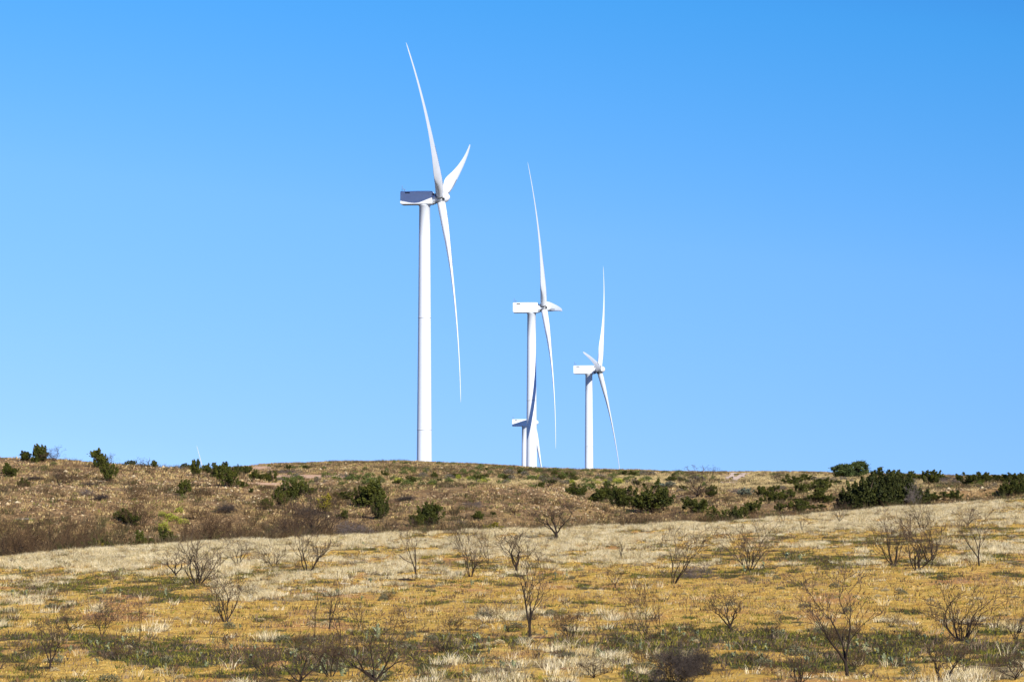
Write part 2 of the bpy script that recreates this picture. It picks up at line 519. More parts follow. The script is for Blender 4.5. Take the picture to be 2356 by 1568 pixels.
# low green weeds
X, Y = scatter(246500, 62, 258)
p_, g_, h_m, u_, v_ = masks(X, Y)
cr = np.interp(CU + FPX * X / Y, UG, C_CY)
keep = (R.uniform(0, 1, len(X)) < g_ * .85 * (1 - .5 * p_) + .10) & (Y < cr + 3)
X, Y = X[keep], Y[keep]; nT = len(X)
o = tufts("green_weeds", X, Y, R.uniform(.04, .2, nT), np.full(nT, .2), 9,
          pick([(0.17, 0.155, 0.02), (0.075, 0.085, 0.016), (0.27, 0.22, 0.035), (0.16, 0.09, 0.035), (0.045, 0.04, 0.022), (.08,.05,.03)], nT, [.22, .2, .15, .15, .14, .14]), 1.0, 0.026, .6)
tag(o, "low dark green weeds in patches between the dry grass of the field", "weeds", kind="stuff")

# thin dry cover on the slopes
X, Y = scatter(217500, 195, 512)
p_, g_, h_m, u_, v_ = masks(X, Y)
st = smooth(0.45, 0.8, patch([(1700, 1105, 420, 22, 1.1), (1080, 1107, 260, 7, 1.0), (2100, 1130, 300, 20, .5)], u_, v_) + (fbm(X / 5, Y / 9, 78) - .5) * 1.1)
keep = (h_m > .5) & (R.uniform(0, 1, len(X)) > bare_mask(X, Y, u_, v_)) & (R.uniform(0, 1, len(X)) < np.clip(smooth(.32, .62, fbm(X / 3, Y / 5, 90)) * .8 + st, 0, 1))
X, Y = X[keep], Y[keep]; st = st[keep]; nT = len(X)
c = pick([(0.40, 0.27, 0.11), (0.52, 0.39, 0.17), (0.20, 0.12, 0.06), (0.18, 0.17, 0.04), (0.26, 0.17, 0.09), (0.10, 0.07, .04)], nT, [.2, .2, .2, .1, .1, .2])
c = c * (1 - .6 * st[:, None]) + np.array([(0.60, 0.47, 0.22)]) * .6 * st[:, None]
o = tufts("slope_grass", X, Y, R.uniform(.10, .38, nT), np.full(nT, .3), 7, c, 1.0, 0.06, .5)
tag(o, "thin brown dry grass over the stony slopes behind the field", "grass", kind="stuff")

# stones on the slopes
X, Y = scatter(87000, 195, 505)
_, _, h_m, u_, v_ = masks(X, Y)
dens = smooth(.45, .62, fbm(X / 7, Y / 10, 95)) * .8 + patch([(120, 1150, 160, 40, 1.), (550, 1150, 300, 40, .5), (1330, 1150, 160, 40, 1.)], u_, v_)
keep = (h_m > .5) & (R.uniform(0, 1, len(X)) > bare_mask(X, Y, u_, v_)) & (R.uniform(0, 1, len(X)) < dens)
X, Y = X[keep], Y[keep]; nS = len(X)
Z = height(X, Y); s = R.uniform(.07, .2, nS) * (1 + (R.uniform(0, 1, nS) > .97) * 1.0)
octa = np.array([(1, 0, 0), (0, 1, 0), (-1, 0, 0), (0, -1, 0), (0, 0, 1), (0, 0, -.6)], float)
V = octa[None] * (s[:, None, None] * R.uniform(.6, 1.3, (nS, 6, 1))) * np.array([1, 1, .6])
a = R.uniform(0, 6.28, nS); ca, sa = np.cos(a)[:, None], np.sin(a)[:, None]
Vx = V[:, :, 0] * ca - V[:, :, 1] * sa + X[:, None]; Vy = V[:, :, 0] * sa + V[:, :, 1] * ca + Y[:, None]; Vz = V[:, :, 2] + Z[:, None] + s[:, None] * .15
V = np.stack([Vx, Vy, Vz], 2)
tri = np.array([(0, 1, 4), (1, 2, 4), (2, 3, 4), (3, 0, 4), (1, 0, 5), (2, 1, 5), (3, 2, 5), (0, 3, 5)])
Ft = (np.arange(nS)[:, None, None] * 6 + tri[None]).reshape(-1, 3)
C = np.repeat(pick([(0.48, 0.35, 0.19), (0.40, 0.26, 0.13), (0.55, 0.44, 0.26), (0.30, 0.19, 0.10)], nS), 6, axis=0)
tag(obj("loose_stones", np_mesh("loose_stones", V.reshape(-1, 3), Ft, M_STONE, color=C)), "small tan stones strewn over the brown slopes", "stones", kind="stuff")

# pale dirt track over the far slope
def strip(name, pts, wid, mat, lift=.12):
    vs = []; L = []
    for (u, v) in pts:
        x, y = hit(u, v, 330); L.append((x, y))
    L = np.array(L); t = np.linspace(0, len(L) - 1, 60); xs = np.interp(t, range(len(L)), L[:, 0]); ys = np.interp(t, range(len(L)), L[:, 1])
    dx, dy = np.gradient(xs), np.gradient(ys); d = np.hypot(dx, dy); nx, ny = -dy / d, dx / d
    w = wid * (1 + .3 * np.sin(t * 5)) / 2
    V = []
    for q in (-1, -.33, .33, 1):
        V.append(np.stack([xs + nx * w * q, ys + ny * w * q, height(xs + nx * w * q, ys + ny * w * q) + lift], 1))
    V = np.stack(V, 1); n_ = len(xs); ii = np.arange(n_ * 4).reshape(n_, 4)
    Fq = np.stack([ii[:-1, :-1].ravel(), ii[1:, :-1].ravel(), ii[1:, 1:].ravel(), ii[:-1, 1:].ravel()], 1)
    return np_mesh(name, V.reshape(-1, 3), Fq, mat, smooth=True)
M_TRACK = plain_mat("pale_dirt", (0.62, 0.48, 0.36), 0.95, 0.8, 0.15, 0.1)
tag(obj("dirt_track", strip("dirt_track", [(1664, 1112), (1672, 1103), (1684, 1094), (1690, 1088)], 0.8, M_TRACK)), kind="structure")
tag(obj("dirt_track", strip("dirt_track", [(1682, 1112), (1692, 1103), (1706, 1094), (1716, 1089)], 1.2, M_TRACK)), kind="structure")

# dead stalks and litter, dark brown, thickest in the weedy strips
X, Y = scatter(174000, 62, 250)
p_, g_, h_m, u_, v_ = masks(X, Y)
cr = np.interp(CU + FPX * X / Y, UG, C_CY)
keep = (R.uniform(0, 1, len(X)) < .10 + .65 * smooth(.5, .68, fbm(X / 2, Y / 4, 131)) * (.35 + .65 * np.clip(patch(GREEN, u_, v_), 0, 1)) * (1 - .7 * np.clip(patch(BARE, u_, v_), 0, 1)) + .22 * smooth(1430, 1500, v_) * np.clip(patch(GREEN, u_, v_), 0, 1)) & (Y < cr + 2)
X, Y = X[keep], Y[keep]; nT = len(X)
o = tufts("dead_stalks", X, Y, R.uniform(.05, .3, nT), np.full(nT, .22), 7,
          pick([(0.11, 0.07, 0.045), (0.16, 0.10, 0.06), (0.07, 0.055, 0.045), (0.26, 0.19, 0.12)], nT), 1.0, 0.018, .6)
tag(o, "dark brown dead stalks scattered through the grass of the field", "stalks", kind="stuff")

# low dark brush on the slopes, thickest in the hollow behind the rim
X, Y = scatter(87000, 190, 500)
p_, g_, h_m, u_, v_ = masks(X, Y)
cr = np.interp(CU + FPX * X / Y, UG, C_CY)
hol = 1 - smooth(18, 62, Y - cr + 30 * (fbm(X / 9, Y / 9, 305) - .5))
leftw = 1 - smooth(1000, 1300, u_) * .5 + .35 * smooth(1380, 1500, u_)
keep = (Y > cr + 3) & (R.uniform(0, 1, len(X)) > 1.2 * bare_mask(X, Y, u_, v_)) & (R.uniform(0, 1, len(X)) < hol * .9 * leftw + .38 * smooth(.50, .64, fbm(X / 5, Y / 8, 303, 4)) + .015)
X, Y = X[keep], Y[keep]; nT = len(X); hol = hol[keep]
o = tufts("slope_brush", X, Y, R.uniform(.2, .65, nT) * (1 + .9 * hol), R.uniform(.35, .6, nT), 26,
          pick([(0.085, 0.052, 0.022), (0.12, 0.078, 0.034), (0.05, 0.036, 0.018), (0.15, 0.115, 0.06), (0.06, 0.062, 0.018)], nT), .8, 0.03, .55)
tag(o, "low dark leafless brush covering the slopes and the hollow behind the field", "brush", kind="stuff")

# ------------------------------------------------------------------ wind turbines
LB = 52.5
HUBX, HUBZ, TILT = 3.98, 80.0, math.radians(5.4)


def lathe(profile, seg=40, axis='z'):
    """profile: list of (r, h)"""
    p = np.array(profile, float); n_ = len(p); a = np.linspace(0, 2 * np.pi, seg, endpoint=False)
    V = np.stack([p[:, None, 0] * np.cos(a), p[:, None, 0] * np.sin(a), np.repeat(p[:, 1:2], seg, 1)], 2).reshape(-1, 3)
    if axis == 'x': V = V[:, [2, 0, 1]]
    Fq = []
    for i in range(n_ - 1):
        for j in range(seg):
            k = (j + 1) % seg
            Fq.append((i * seg + j, i * seg + k, (i + 1) * seg + k, (i + 1) * seg + j))
    return V, np.array(Fq)


def blade_mesh():
    t = np.concatenate([np.linspace(1.0, 3.0, 4), np.linspace(4, 14, 14), np.linspace(15.5, 50, 30), [51, 51.6, 52.1, 52.4, 52.5]])
    chord = np.interp(t, [1, 3, 5, 7, 9, 11, 13, 18, 25, 35, 45, 50, 51.6, 52.3, 52.5], [2.05, 2.05, 2.3, 2.85, 3.3, 3.45, 3.35, 2.85, 2.25, 1.6, 1.12, .85, .55, .25, .05])
    thick = np.interp(t, [1, 3, 5, 8, 11, 18, 25, 35, 45, 52.5], [1, 1, .85, .56, .40, .28, .23, .20, .18, .16])
    tw = np.radians(np.interp(t, [1, 4, 10, 16, 25, 40, 52.5], [16, 16, 14, 9, 4.5, 1, -1]) + 1)
    w = smooth(3, 9.5, t)
    ns = 28; s = np.linspace(0, 2 * np.pi, ns, endpoint=False)
    V = []
    for i in range(len(t)):
        c = chord[i]
        cx, cy = np.cos(s) * 0.5 * c, np.sin(s) * 0.5 * c * thick[i]
        xr = (1 - np.cos(s)) / 2                               # 0 at leading edge .. 1 at trailing edge
        yt = 5 * thick[i] * (.2969 * np.sqrt(xr) - .126 * xr - .3516 * xr ** 2 + .2843 * xr ** 3 - .1036 * xr ** 4)
        ax = (0.32 - xr) * c; ayy = np.sign(np.sin(s)) * yt * c
        px = cx * (1 - w[i]) + ax * w[i]; py = cy * (1 - w[i]) + ayy * w[i]
        f = t[i] / LB
        off = LB * (.112 * f - .080 * f * f)
        b_ = tw[i]
        V.append(np.stack([off + px * math.sin(b_) + py * math.cos(b_), px * math.cos(b_) - py * math.sin(b_), np.full(ns, t[i])], 1))
    V = np.array(V).reshape(-1, 3); n_ = len(t)
    Fq = [(i * ns + j, i * ns + (j + 1) % ns, (i + 1) * ns + (j + 1) % ns, (i + 1) * ns + j) for i in range(n_ - 1) for j in range(ns)]
    V = np.vstack([V, V[-ns:].mean(0, keepdims=True)])
    T = [((n_ - 1) * ns + j, (n_ - 1) * ns + (j + 1) % ns, n_ * ns) for j in range(ns)]
    return np_mesh("blade", V, [np.array(Fq), np.array(T)], M_WHITE, smooth=True)


def nacelle_mesh():
    """rounded box lofted along x"""
    st = [(-5.95, .10, -1.45, 1.52), (-5.9, 1.0, -1.50, 1.60), (-5.75, 1.0, -1.62, 1.62), (-5.4, 1.0, -1.68, 1.64), (-2, 1.0, -1.68, 1.68), (1.45, 1.0, -1.68, 1.66), (2.0, 1.0, -1.66, 1.62), (2.13, .96, -1.6, 1.5), (2.15, .1, -1.4, 1.3)]
    seg = []
    V = []
    for (x, k, z0, z1) in st:
        hw = 1.65 * k; r = 0.28 * min(1, k)
        zc_, hh = (z0 + z1) / 2, (z1 - z0) / 2 * (k if k < .5 else 1)
        pts = []
        for (sx, sz, a0) in ((1, 1, 0), (-1, 1, 90), (-1, -1, 180), (1, -1, 270)):
            for q in range(5):
                a = math.radians(a0 + q * 22.5)
                pts.append((x, sx * (hw - r) + r * math.cos(a), zc_ + sz * (hh - r) + r * math.sin(a)))
        V += pts
    ns = 20; n_ = len(st)
    Fq = [(i * ns + j, i * ns + (j + 1) % ns, (i + 1) * ns + (j + 1) % ns, (i + 1) * ns + j) for i in range(n_ - 1) for j in range(ns)]
    me = bpy.data.meshes.new("nacelle")
    me.from_pydata(V, [], Fq + [tuple(range(ns))[::-1], tuple(range((n_ - 1) * ns, n_ * ns))])
    me.materials.append(M_WHITE); me.update()
    me.polygons.foreach_set("use_smooth", [False] * len(me.polygons))
    return me


def box_np(c, d):
    c, d = np.array(c, float), np.array(d, float) / 2
    V = np.array([(x, y, z) for x in (-1, 1) for y in (-1, 1) for z in (-1, 1)]) * d + c
    Fq = np.array([(0, 1, 3, 2), (4, 6, 7, 5), (0, 4, 5, 1), (2, 3, 7, 6), (0, 2, 6, 4), (1, 5, 7, 3)])
    return V, Fq


def merge(parts):
    V, Fq, o_ = [], [], 0
    for v, f in parts:
        V.append(v); Fq.append(f + o_); o_ += len(v)
    return np.vstack(V), np.vstack(Fq)


tv, tf = lathe([(2.02, -6), (2.02, 0), (1.93, 8), (1.74, 30), (1.74 - .0, 30.05), (1.58, 50), (1.42, 70), (1.36, 77.9), (1.52, 78.0), (1.52, 78.36)], 64)
ME_TOWER = np_mesh("tower", tv, tf, M_WHITE, smooth=True)
fl = [lathe([(r_, z_ - .09), (r_ + .05, z_ - .09), (r_ + .05, z_ + .09), (r_, z_ + .09)], 64) for r_, z_ in ((1.80, 22.0), (1.575, 50.0))]
v_, f_ = fl[0][0], fl[0][1]; ME_FL = [np_mesh("flange", a_, b_, plain_mat("flange_grey", (.6, .6, .6), .5)) for a_, b_ in fl]
bv, bf = lathe([(2.9, -6), (2.9, .35), (2.1, .36)], 48)
ME_BASE = np_mesh("foundation", bv, bf, plain_mat("concrete", (.4, .39, .36), .9), smooth=False)
ME_NAC = nacelle_mesh()
v_, f_ = merge([box_np((-4.1, -1.665, 1.22), (1.2, .06, .26))]); ME_VENT = np_mesh("vent", v_, f_, M_DARK)
def rod(p0, p1, r, ns=8):
    p0, p1 = Vector(p0), Vector(p1); q = (p1 - p0).to_track_quat('Z', 'Y').to_matrix()
    V = []
    for p in (p0, p1):
        for j in range(ns):
            a = 2 * math.pi * j / ns; V.append(p + q @ Vector((r * math.cos(a), r * math.sin(a), 0)))
    return np.array([tuple(x) for x in V]), np.array([(j, (j + 1) % ns, ns + (j + 1) % ns, ns + j) for j in range(ns)])
v_, f_ = merge([rod((-5.6, -.9, 1.6), (-5.55, -.9, 3.1), .05), rod((-5.1, -.3, 1.6), (-5.1, -.3, 2.2), .05), rod((-5.3, -.3, 2.2), (-4.9, -.3, 2.2), .04), rod((-5.3, -.3, 2.2), (-5.3, -.3, 2.4), .07), rod((-4.9, -.3, 2.2), (-4.9, -.3, 2.35), .06)])
ME_MAST = np_mesh("weather_mast", v_, f_, M_STEEL)
# hub: neck, swollen body and nose, in the tilted rotor frame (x along the shaft, 0 at the blade roots)
hv, hf = lathe([(.3, -2.05), (.95, -2.0), (.98, -1.6), (1.02, -1.0), (1.12, -.5), (1.22, 0), (1.28, .5), (1.30, 1.0), (1.22, 1.45), (1.02, 1.85), (.7, 2.2), (.35, 2.4), (.02, 2.45)], 40, 'x')
ME_HUB = np_mesh("hub", hv, hf, M_WHITE, smooth=True)
v_, f_ = merge([box_np((-1.95, 0, -1.15), (1.2, 1.7, .5)), box_np((-1.9, 0, 1.1), (.9, 1.5, .35))]); ME_BRK = np_mesh("shaft_housing", v_, f_, M_STEEL)
cv, cf = lathe([(1.0, .75), (1.17, .8), (1.20, 1.22), (1.12, 1.30), (1.0, 1.31)], 36); ME_COL = np_mesh("blade_collar", cv, cf, M_STEEL, smooth=True)
v_, f_ = merge([box_np((.95, 0, 1.24), (.62, .62, .12))]); ME_HATCH = np_mesh("hatch", v_, f_, M_DARK)
ME_BLADE = blade_mesh()
# row of small fins near the blade root
parts = []
for i in range(22):
    r_ = 4.5 + i * .62
    parts.append(box_np((LB * (.112 * r_ / LB - .080 * (r_ / LB) ** 2) + np.interp(r_, [4.5, 9, 18], [1.02, .80, .48]), np.interp(r_, [4.5, 9, 18], [.1, .35, .3]), r_), (.16, .22, .14)))
v_, f_ = merge(parts); ME_FIN = np_mesh("fin_strip", v_, f_, M_STEEL)


def turbine(u, v, Lpx, yaw, th0, label, show_fins=True, zoff=0.0):
    Yh = FPX * LB / Lpx
    a = col_of(u, v); hub = Vector((a * Yh, Yh, slope_of(v) * Yh))
    yw = math.radians(yaw) - math.atan(a)
    root = bpy.data.objects.new("wind_turbine", None); COL.objects.link(root)
    root.rotation_euler = (0, 0, yw)
    base = hub - Vector((HUBX * math.cos(yw), HUBX * math.sin(yw), HUBZ))
    root.location = base
    tag(root, label, "wind turbine", "white wind turbines standing beyond the ridge")
    tw_ = obj("tower", ME_TOWER, root); [obj("flange", f__, tw_) for f__ in ME_FL]; obj("foundation", ME_BASE, root)
    nac = obj("nacelle", ME_NAC, root, (0, 0, HUBZ - .02))
    obj("vent", ME_VENT, nac); obj("weather_mast", ME_MAST, nac)
    Rt = Matrix.Translation((HUBX, 0, HUBZ)) @ Matrix.Rotation(-TILT, 4, 'Y')
    hubo = obj("hub", ME_HUB, root); hubo.matrix_local = Rt @ Matrix.Rotation(math.radians(th0), 4, 'X')
    obj("shaft_housing", ME_BRK, root).matrix_local = Rt
    for k in range(3):
        th = math.radians(th0 + 120 * k)
        b = obj("blade", ME_BLADE, root); b.matrix_local = Rt @ Matrix.Rotation(th, 4, 'X')
        c_ = obj("blade_collar", ME_COL, hubo); c_.matrix_local = Matrix.Rotation(math.radians(120 * k), 4, 'X')
        h2 = obj("hatch", ME_HATCH, hubo); h2.matrix_local = Matrix.Rotation(math.radians(120 * k + 60), 4, 'X')
        if show_fins: obj("fin_strip", ME_FIN, b)
    return root


turbine(1013, 455, 484, -9.5, 51.0, "tallest and nearest white wind turbine, its nacelle half in blue blade shadow")
turbine(1251, 707.5, 373, -5.3, 32.0, "white wind turbine in the middle with a blade shadow running down its tower")
turbine(1378, 850, 308, -7.9, 85.0, "white wind turbine at the right whose short looking blade points toward the viewer")
turbine(1227, 972, 258, 0.0, 60.0, "distant white wind turbine partly hidden behind the middle turbine's tower", False)
turbine(488, 1206, 235, -10.0, 40.0, "far wind turbine showing only a blade above the left ridge", False)


# ------------------------------------------------------------------ plants
class Tubes:
    def __init__(s): s.P0, s.P1, s.R0, s.R1, s.C = [], [], [], [], []
    def add(s, a, b, r0, r1, c): s.P0.append(a); s.P1.append(b); s.R0.append(r0); s.R1.append(r1); s.C.append(c)
    def mesh(s, name, sides, mat):
        P0, P1 = np.array(s.P0), np.array(s.P1); r0, r1 = np.array(s.R0), np.array(s.R1); n_ = len(P0)
        d = P1 - P0; d /= np.maximum(np.linalg.norm(d, axis=1, keepdims=True), 1e-9)
        ref = np.where(np.abs(d[:, 2:3]) > .9, np.array([[1., 0, 0]]), np.array([[0, 0, 1.]]))
        a = np.cross(d, ref); a /= np.linalg.norm(a, axis=1, keepdims=True); b = np.cross(d, a)
        th = np.linspace(0, 2 * np.pi, sides, endpoint=False)
        ring = a[:, None] * np.cos(th)[None, :, None] + b[:, None] * np.sin(th)[None, :, None]
        V = np.concatenate([P0[:, None] - d[:, None] * r0[:, None, None] * .5 + ring * r0[:, None, None], P1[:, None] + ring * r1[:, None, None]], 1)
        q = np.array([(j, (j + 1) % sides, sides + (j + 1) % sides, sides + j) for j in range(sides)])
        Fq = (np.arange(n_)[:, None, None] * 2 * sides + q[None]).reshape(-1, 4)
        C = np.repeat(np.array(s.C), 2 * sides, axis=0)
        return np_mesh(name, V.reshape(-1, 3), Fq, mat, color=C)


def grow(big, small, rn, p, d, L, r, lev, maxlev, wig, up, bark, twig, rmin, nsub=(2, 4), segs=5):
    p = np.array(p, float); d = np.array(d, float); d /= np.linalg.norm(d)
    sl = L / segs
    for i in range(segs):
        d2 = d + np.array([rn.gauss(0, wig), rn.gauss(0, wig), rn.gauss(0, wig * .6) + up * .1])
        d2 /= np.linalg.norm(d2)
        q = p + d2 * sl; r2 = max(rmin, r * (1 - .55 / segs))
        (big if lev <= 1 else small).add(p, q, r, r2, bark if lev <= 1 else twig)
        if lev < maxlev and i >= 1:
            for _ in range(rn.randint(*nsub) if i == segs - 1 else (1 if rn.random() < (.7 if lev == 0 else .5) else 0)):
                ax = np.array([rn.gauss(0, 1), rn.gauss(0, 1), rn.gauss(0, .5)]); ax -= ax.dot(d2) * d2; ax /= np.linalg.norm(ax) + 1e-9
                k = rn.uniform(.4, .95)
                grow(big, small, rn, q, d2 + ax * k, L * (rn.uniform(.42, .72) if i < segs - 1 else rn.uniform(.5, .8)), max(rmin, r2 * rn.uniform(.5, .72)), lev + 1, maxlev, wig * 1.2, up, bark, twig, rmin, nsub, max(3, segs - 1))
        p, d, r = q, d2, r2


def norm_proto(bigs, h=1.0):
    """scale so that the plant is 1 high"""
    allp = np.vstack([np.array(t.P1) for t in bigs if len(t.P1)])
    k = h / allp[:, 2].max()
    cx = 0
    for t in bigs:
        t.P0 = [x * k for x in t.P0]; t.P1 = [x * k for x in t.P1]; t.R0 = [x * k for x in t.R0]; t.R1 = [x * k for x in t.R1]
    return float(np.percentile(np.abs(allp[:, :2]), 95)) * k


BARK, TWIG = (0.030, 0.021, 0.015), (0.085, 0.056, 0.035)
GREYBARK, GREYTWIG = (0.15, 0.13, 0.115), (0.17, 0.135, 0.115)
REDBARK, REDTWIG = (0.06, 0.038, 0.02), (0.11, 0.066, 0.032)


def bare_proto(seed, stems, lean, maxlev=3, wig=.16, up=.6, bark=BARK, twig=TWIG, r=.03, L=.62, rmin=.0036, fork=(2, 3), trunk=0.0, spread=.03):
    rn = random.Random(seed); B, S_ = Tubes(), Tubes()
    start = (0, 0, -.04)
    if trunk > 0:
        q = (rn.gauss(0, .02), rn.gauss(0, .02), trunk); B.add(np.array((0, 0, -.05)), np.array(q), r * 1.5, r * 1.15, bark); start = q
    for k in range(stems):
        a = 2 * math.pi * (k + rn.uniform(-.3, .3)) / stems + seed
        ln = lean * rn.uniform(.35, 1.25)
        p0 = np.array(start) + np.array([math.cos(a), math.sin(a), 0]) * spread * (0.3 if trunk > 0 else 1)
        grow(B, S_, rn, p0, (math.sin(ln) * math.cos(a), math.sin(ln) * math.sin(a), math.cos(ln)), L * rn.uniform(.8, 1.15), r * rn.uniform(.7, 1.0), 0, maxlev, wig, up, bark, twig, rmin, fork)
    w = norm_proto([B, S_])
    return B.mesh("trunk", 6, M_BARK), S_.mesh("branches", 3, M_BARK), w


def leaves(centres, dirs, sizes, cols, mat, name, aspect=.45):
    n_ = len(centres); d = dirs / np.linalg.norm(dirs, axis=1, keepdims=True)
    r_ = R.normal(0, 1, (n_, 3)); a = np.cross(d, r_); a /= np.linalg.norm(a, axis=1, keepdims=True)
    s = sizes[:, None]
    V = np.stack([centres - d * s * .5, centres + a * s * aspect, centres + d * s * .6, centres - a * s * aspect], 1)
    Fq = (np.arange(n_)[:, None] * 4 + np.arange(4)[None])
    return np_mesh(name, V.reshape(-1, 3), Fq, mat, color=np.repeat(cols, 4, axis=0))


def juniper_proto(seed, form='cone', n_pl=34, n_lf=110, base_col=(0.03, 0.042, 0.009), alt_col=(0.085, 0.085, 0.010), lf=.055):
    """upright plumes of scale leaves on short stems; 1 high, about 1 wide"""
    rn = random.Random(seed); st = Tubes(); C, D, S_, K_ = [], [], [], []
    rs = np.random.RandomState(seed)
    lobes = rn.randint(2, 4) if form == 'cone' else rn.randint(4, 6)
    tops = []
    for k in range(lobes):
        a = 2 * math.pi * k / lobes + rn.uniform(-.5, .5); rr = rn.uniform(.08, .24) if form == 'cone' else rn.uniform(.15, .34)
        tops.append((rr * math.cos(a), rr * math.sin(a), rn.uniform(.6, 1.0) if form == 'cone' else rn.uniform(.62, .92), rn.uniform(.16, .24)))
    tops[0] = (tops[0][0] * .5, tops[0][1] * .5, 1.0, .24)
    for i in range(n_pl):
        t = tops[i % lobes]
        h = rn.random() ** .8
        zc_ = .06 + h * (t[2] - .22)
        w = t[3] * ((1.0 - .75 * h) if form == 'cone' else math.sqrt(max(.1, 1 - (h * 1.05 - .35) ** 2)) * 1.05) * (0.65 if h < .12 else 1)
        a = rn.uniform(0, 2 * math.pi); r_ = w * math.sqrt(rn.random()) * 1.45
        c = np.array([t[0] + r_ * math.cos(a), t[1] + r_ * math.sin(a), zc_])
        d = np.array([math.cos(a) * (.55 - .35 * h), math.sin(a) * (.55 - .35 * h), 1.0 if form == 'cone' else .75]); d /= np.linalg.norm(d)
        pl = rn.uniform(.16, .36)
        st.add(np.array([t[0] * .3, t[1] * .3, max(0, c[2] - .22)]), c, .010, .006, (0.09, .06, .04))
        s_ = rs.uniform(0, 1, n_lf) ** .8
        rad = .056 * (1 - s_ * .88) + .007
        off = rs.normal(0, 1, (n_lf, 3)) * rad[:, None]
        C.append(c + d * (s_[:, None] * pl) + off)
        D.append(d + rs.normal(0, .55, (n_lf, 3)))
        S_.append(rs.uniform(.6, 1.3, n_lf) * lf)
        mixk = np.clip(rn.random() * .5 + s_ * .55 + rs.normal(0, .15, n_lf), 0, 1)[:, None]
        K_.append(np.array(base_col) * (1 - mixk) + np.array(alt_col) * mixk)
    st.add(np.array([0, 0, -.05]), np.array([0.01, 0, .2]), .03, .022, (0.09, .06, .04))
    C = np.vstack(C); zmax = C[:, 2].max(); C /= zmax; C[:, 2] = np.maximum(C[:, 2], .01)
    return leaves(C, np.vstack(D), np.concatenate(S_), np.vstack(K_), M_LEAF, "foliage"), st.mesh("stem", 4, M_BARK)


def oak_proto(seed):
    rn = random.Random(seed); rs = np.random.RandomState(seed); st = Tubes(); C, K_ = [], []
    for k in range(64):
        a = rn.uniform(0, 6.28); e = rn.uniform(-1.0, 1.45); rr = rn.uniform(.55, 1) 
        c = np.array([math.cos(a) * math.cos(e) * .42 * rr, math.sin(a) * math.cos(e) * .42 * rr, .48 + math.sin(e) * .42 * rr])
        n_ = 120; C.append(c + rs.normal(0, .052, (n_, 3)))
        m = rn.random(); K_.append(np.tile(np.array((.045, .065, .02)) * (1 - m) + np.array((.10, .12, .03)) * m, (n_, 1)) * rs.uniform(.7, 1.3, (n_, 1)))
        if k % 3 == 0: st.add(np.array([0, 0, .2]), c, .02, .006, BARK)
    st.add(np.array([0, 0, -.05]), np.array([0, 0, .25]), .045, .03, BARK)
    C = np.vstack(C); C[:, 2] = np.maximum(C[:, 2] / C[:, 2].max(), .03)
    return leaves(C, rs.normal(0, 1, C.shape), rs.uniform(.03, .06, len(C)), np.vstack(K_), M_LEAF, "foliage"), st.mesh("stem", 5, M_BARK)


def scrub_proto(seed, col, alt, n=700, flat=1.0):
    """low rounded leafy bush made of fine leaves and stems"""
    rs = np.random.RandomState(seed)
    a = rs.uniform(0, 6.28, n); e = np.arcsin(rs.uniform(0, 1, n)); rr = rs.uniform(.35, 1, n) ** .5
    lump = .75 + .5 * vnoise(np.cos(a) * 2.2 + seed, np.sin(a) * 2.2 + e * 2, seed)
    C = np.stack([np.cos(a) * np.cos(e) * .5, np.sin(a) * np.cos(e) * .5, np.sin(e) * .85 * flat], 1) * (rr * lump)[:, None]
    C[:, 2] += .05
    C[:, 2] /= C[:, 2].max()
    m = rs.uniform(0, 1, (n, 1))
    D = C * np.array([1, 1, 1.4]) + rs.normal(0, .25, C.shape)
    return leaves(C, D, rs.uniform(.07, .14, n), np.array(col) * (1 - m) + np.array(alt) * m, M_LEAF, "foliage", .3)


def pear_proto(seed, pads):
    """prickly pear: flat oval pads growing out of each other"""
    rn = random.Random(seed); P = []
    def pad(base, tilt, az, size, lev):
        up = Vector((math.sin(tilt) * math.cos(az), math.sin(tilt) * math.sin(az), math.cos(tilt)))
        c = base + up * size * .5
        q = up.to_track_quat('Z', 'Y').to_matrix() @ Matrix.Rotation(rn.uniform(0, 3.14), 3, 'Z')
        P.append((c, q, size)); 
        if lev < 3:
            for _ in range(rn.randint(1, 3) if lev < 2 else rn.randint(0, 2)):
                if len(P) < pads: pad(c + up * size * .42, min(1.2, abs(tilt + rn.gauss(.05, .4))), az + rn.gauss(0, 1.3), size * rn.uniform(.75, 1), lev + 1)
    while len(P) < pads:
        a = rn.uniform(0, 6.28); rr = rn.uniform(0, .24)
        pad(Vector((math.cos(a) * rr, math.sin(a) * rr, -.02)), rn.uniform(.05, .6), a, rn.uniform(.22, .32), 0)
    Vs, Fs, Cs, o_ = [], [], [], 0
    nu, nv = 10, 6
    for (c, q, s) in P:
        V = []
        for i in range(nv + 1):
            ph = math.pi * i / nv
            for j in range(nu):
                t_ = 2 * math.pi * j / nu
                V.append(c + q @ Vector((math.sin(ph) * math.cos(t_) * s * .46, math.sin(ph) * math.sin(t_) * s * .07, -math.cos(ph) * s * .5)))
        Vs += [tuple(x) for x in V]
        Fs += [(o_ + i * nu + j, o_ + i * nu + (j + 1) % nu, o_ + (i + 1) * nu + (j + 1) % nu, o_ + (i + 1) * nu + j) for i in range(nv) for j in range(nu)]
        o_ += len(V)
        m = rn.random(); cc = np.array((.10, .115, .045)) * (1 - m) + np.array((.27, .29, .16)) * m
        if rn.random() < .12: cc = np.array((.34, .30, .10))
        Cs.append(np.tile(cc, (len(V), 1)))
    V = np.array(Vs); V = V / V[:, 2].max()
    return np_mesh("prickly_pear", V, np.array(Fs), M_PAD, color=np.vstack(Cs), smooth=True)


# ------------------------------------------------------------------ prototypes
PROTO = {}
def reg(kind, lst): PROTO[kind] = lst
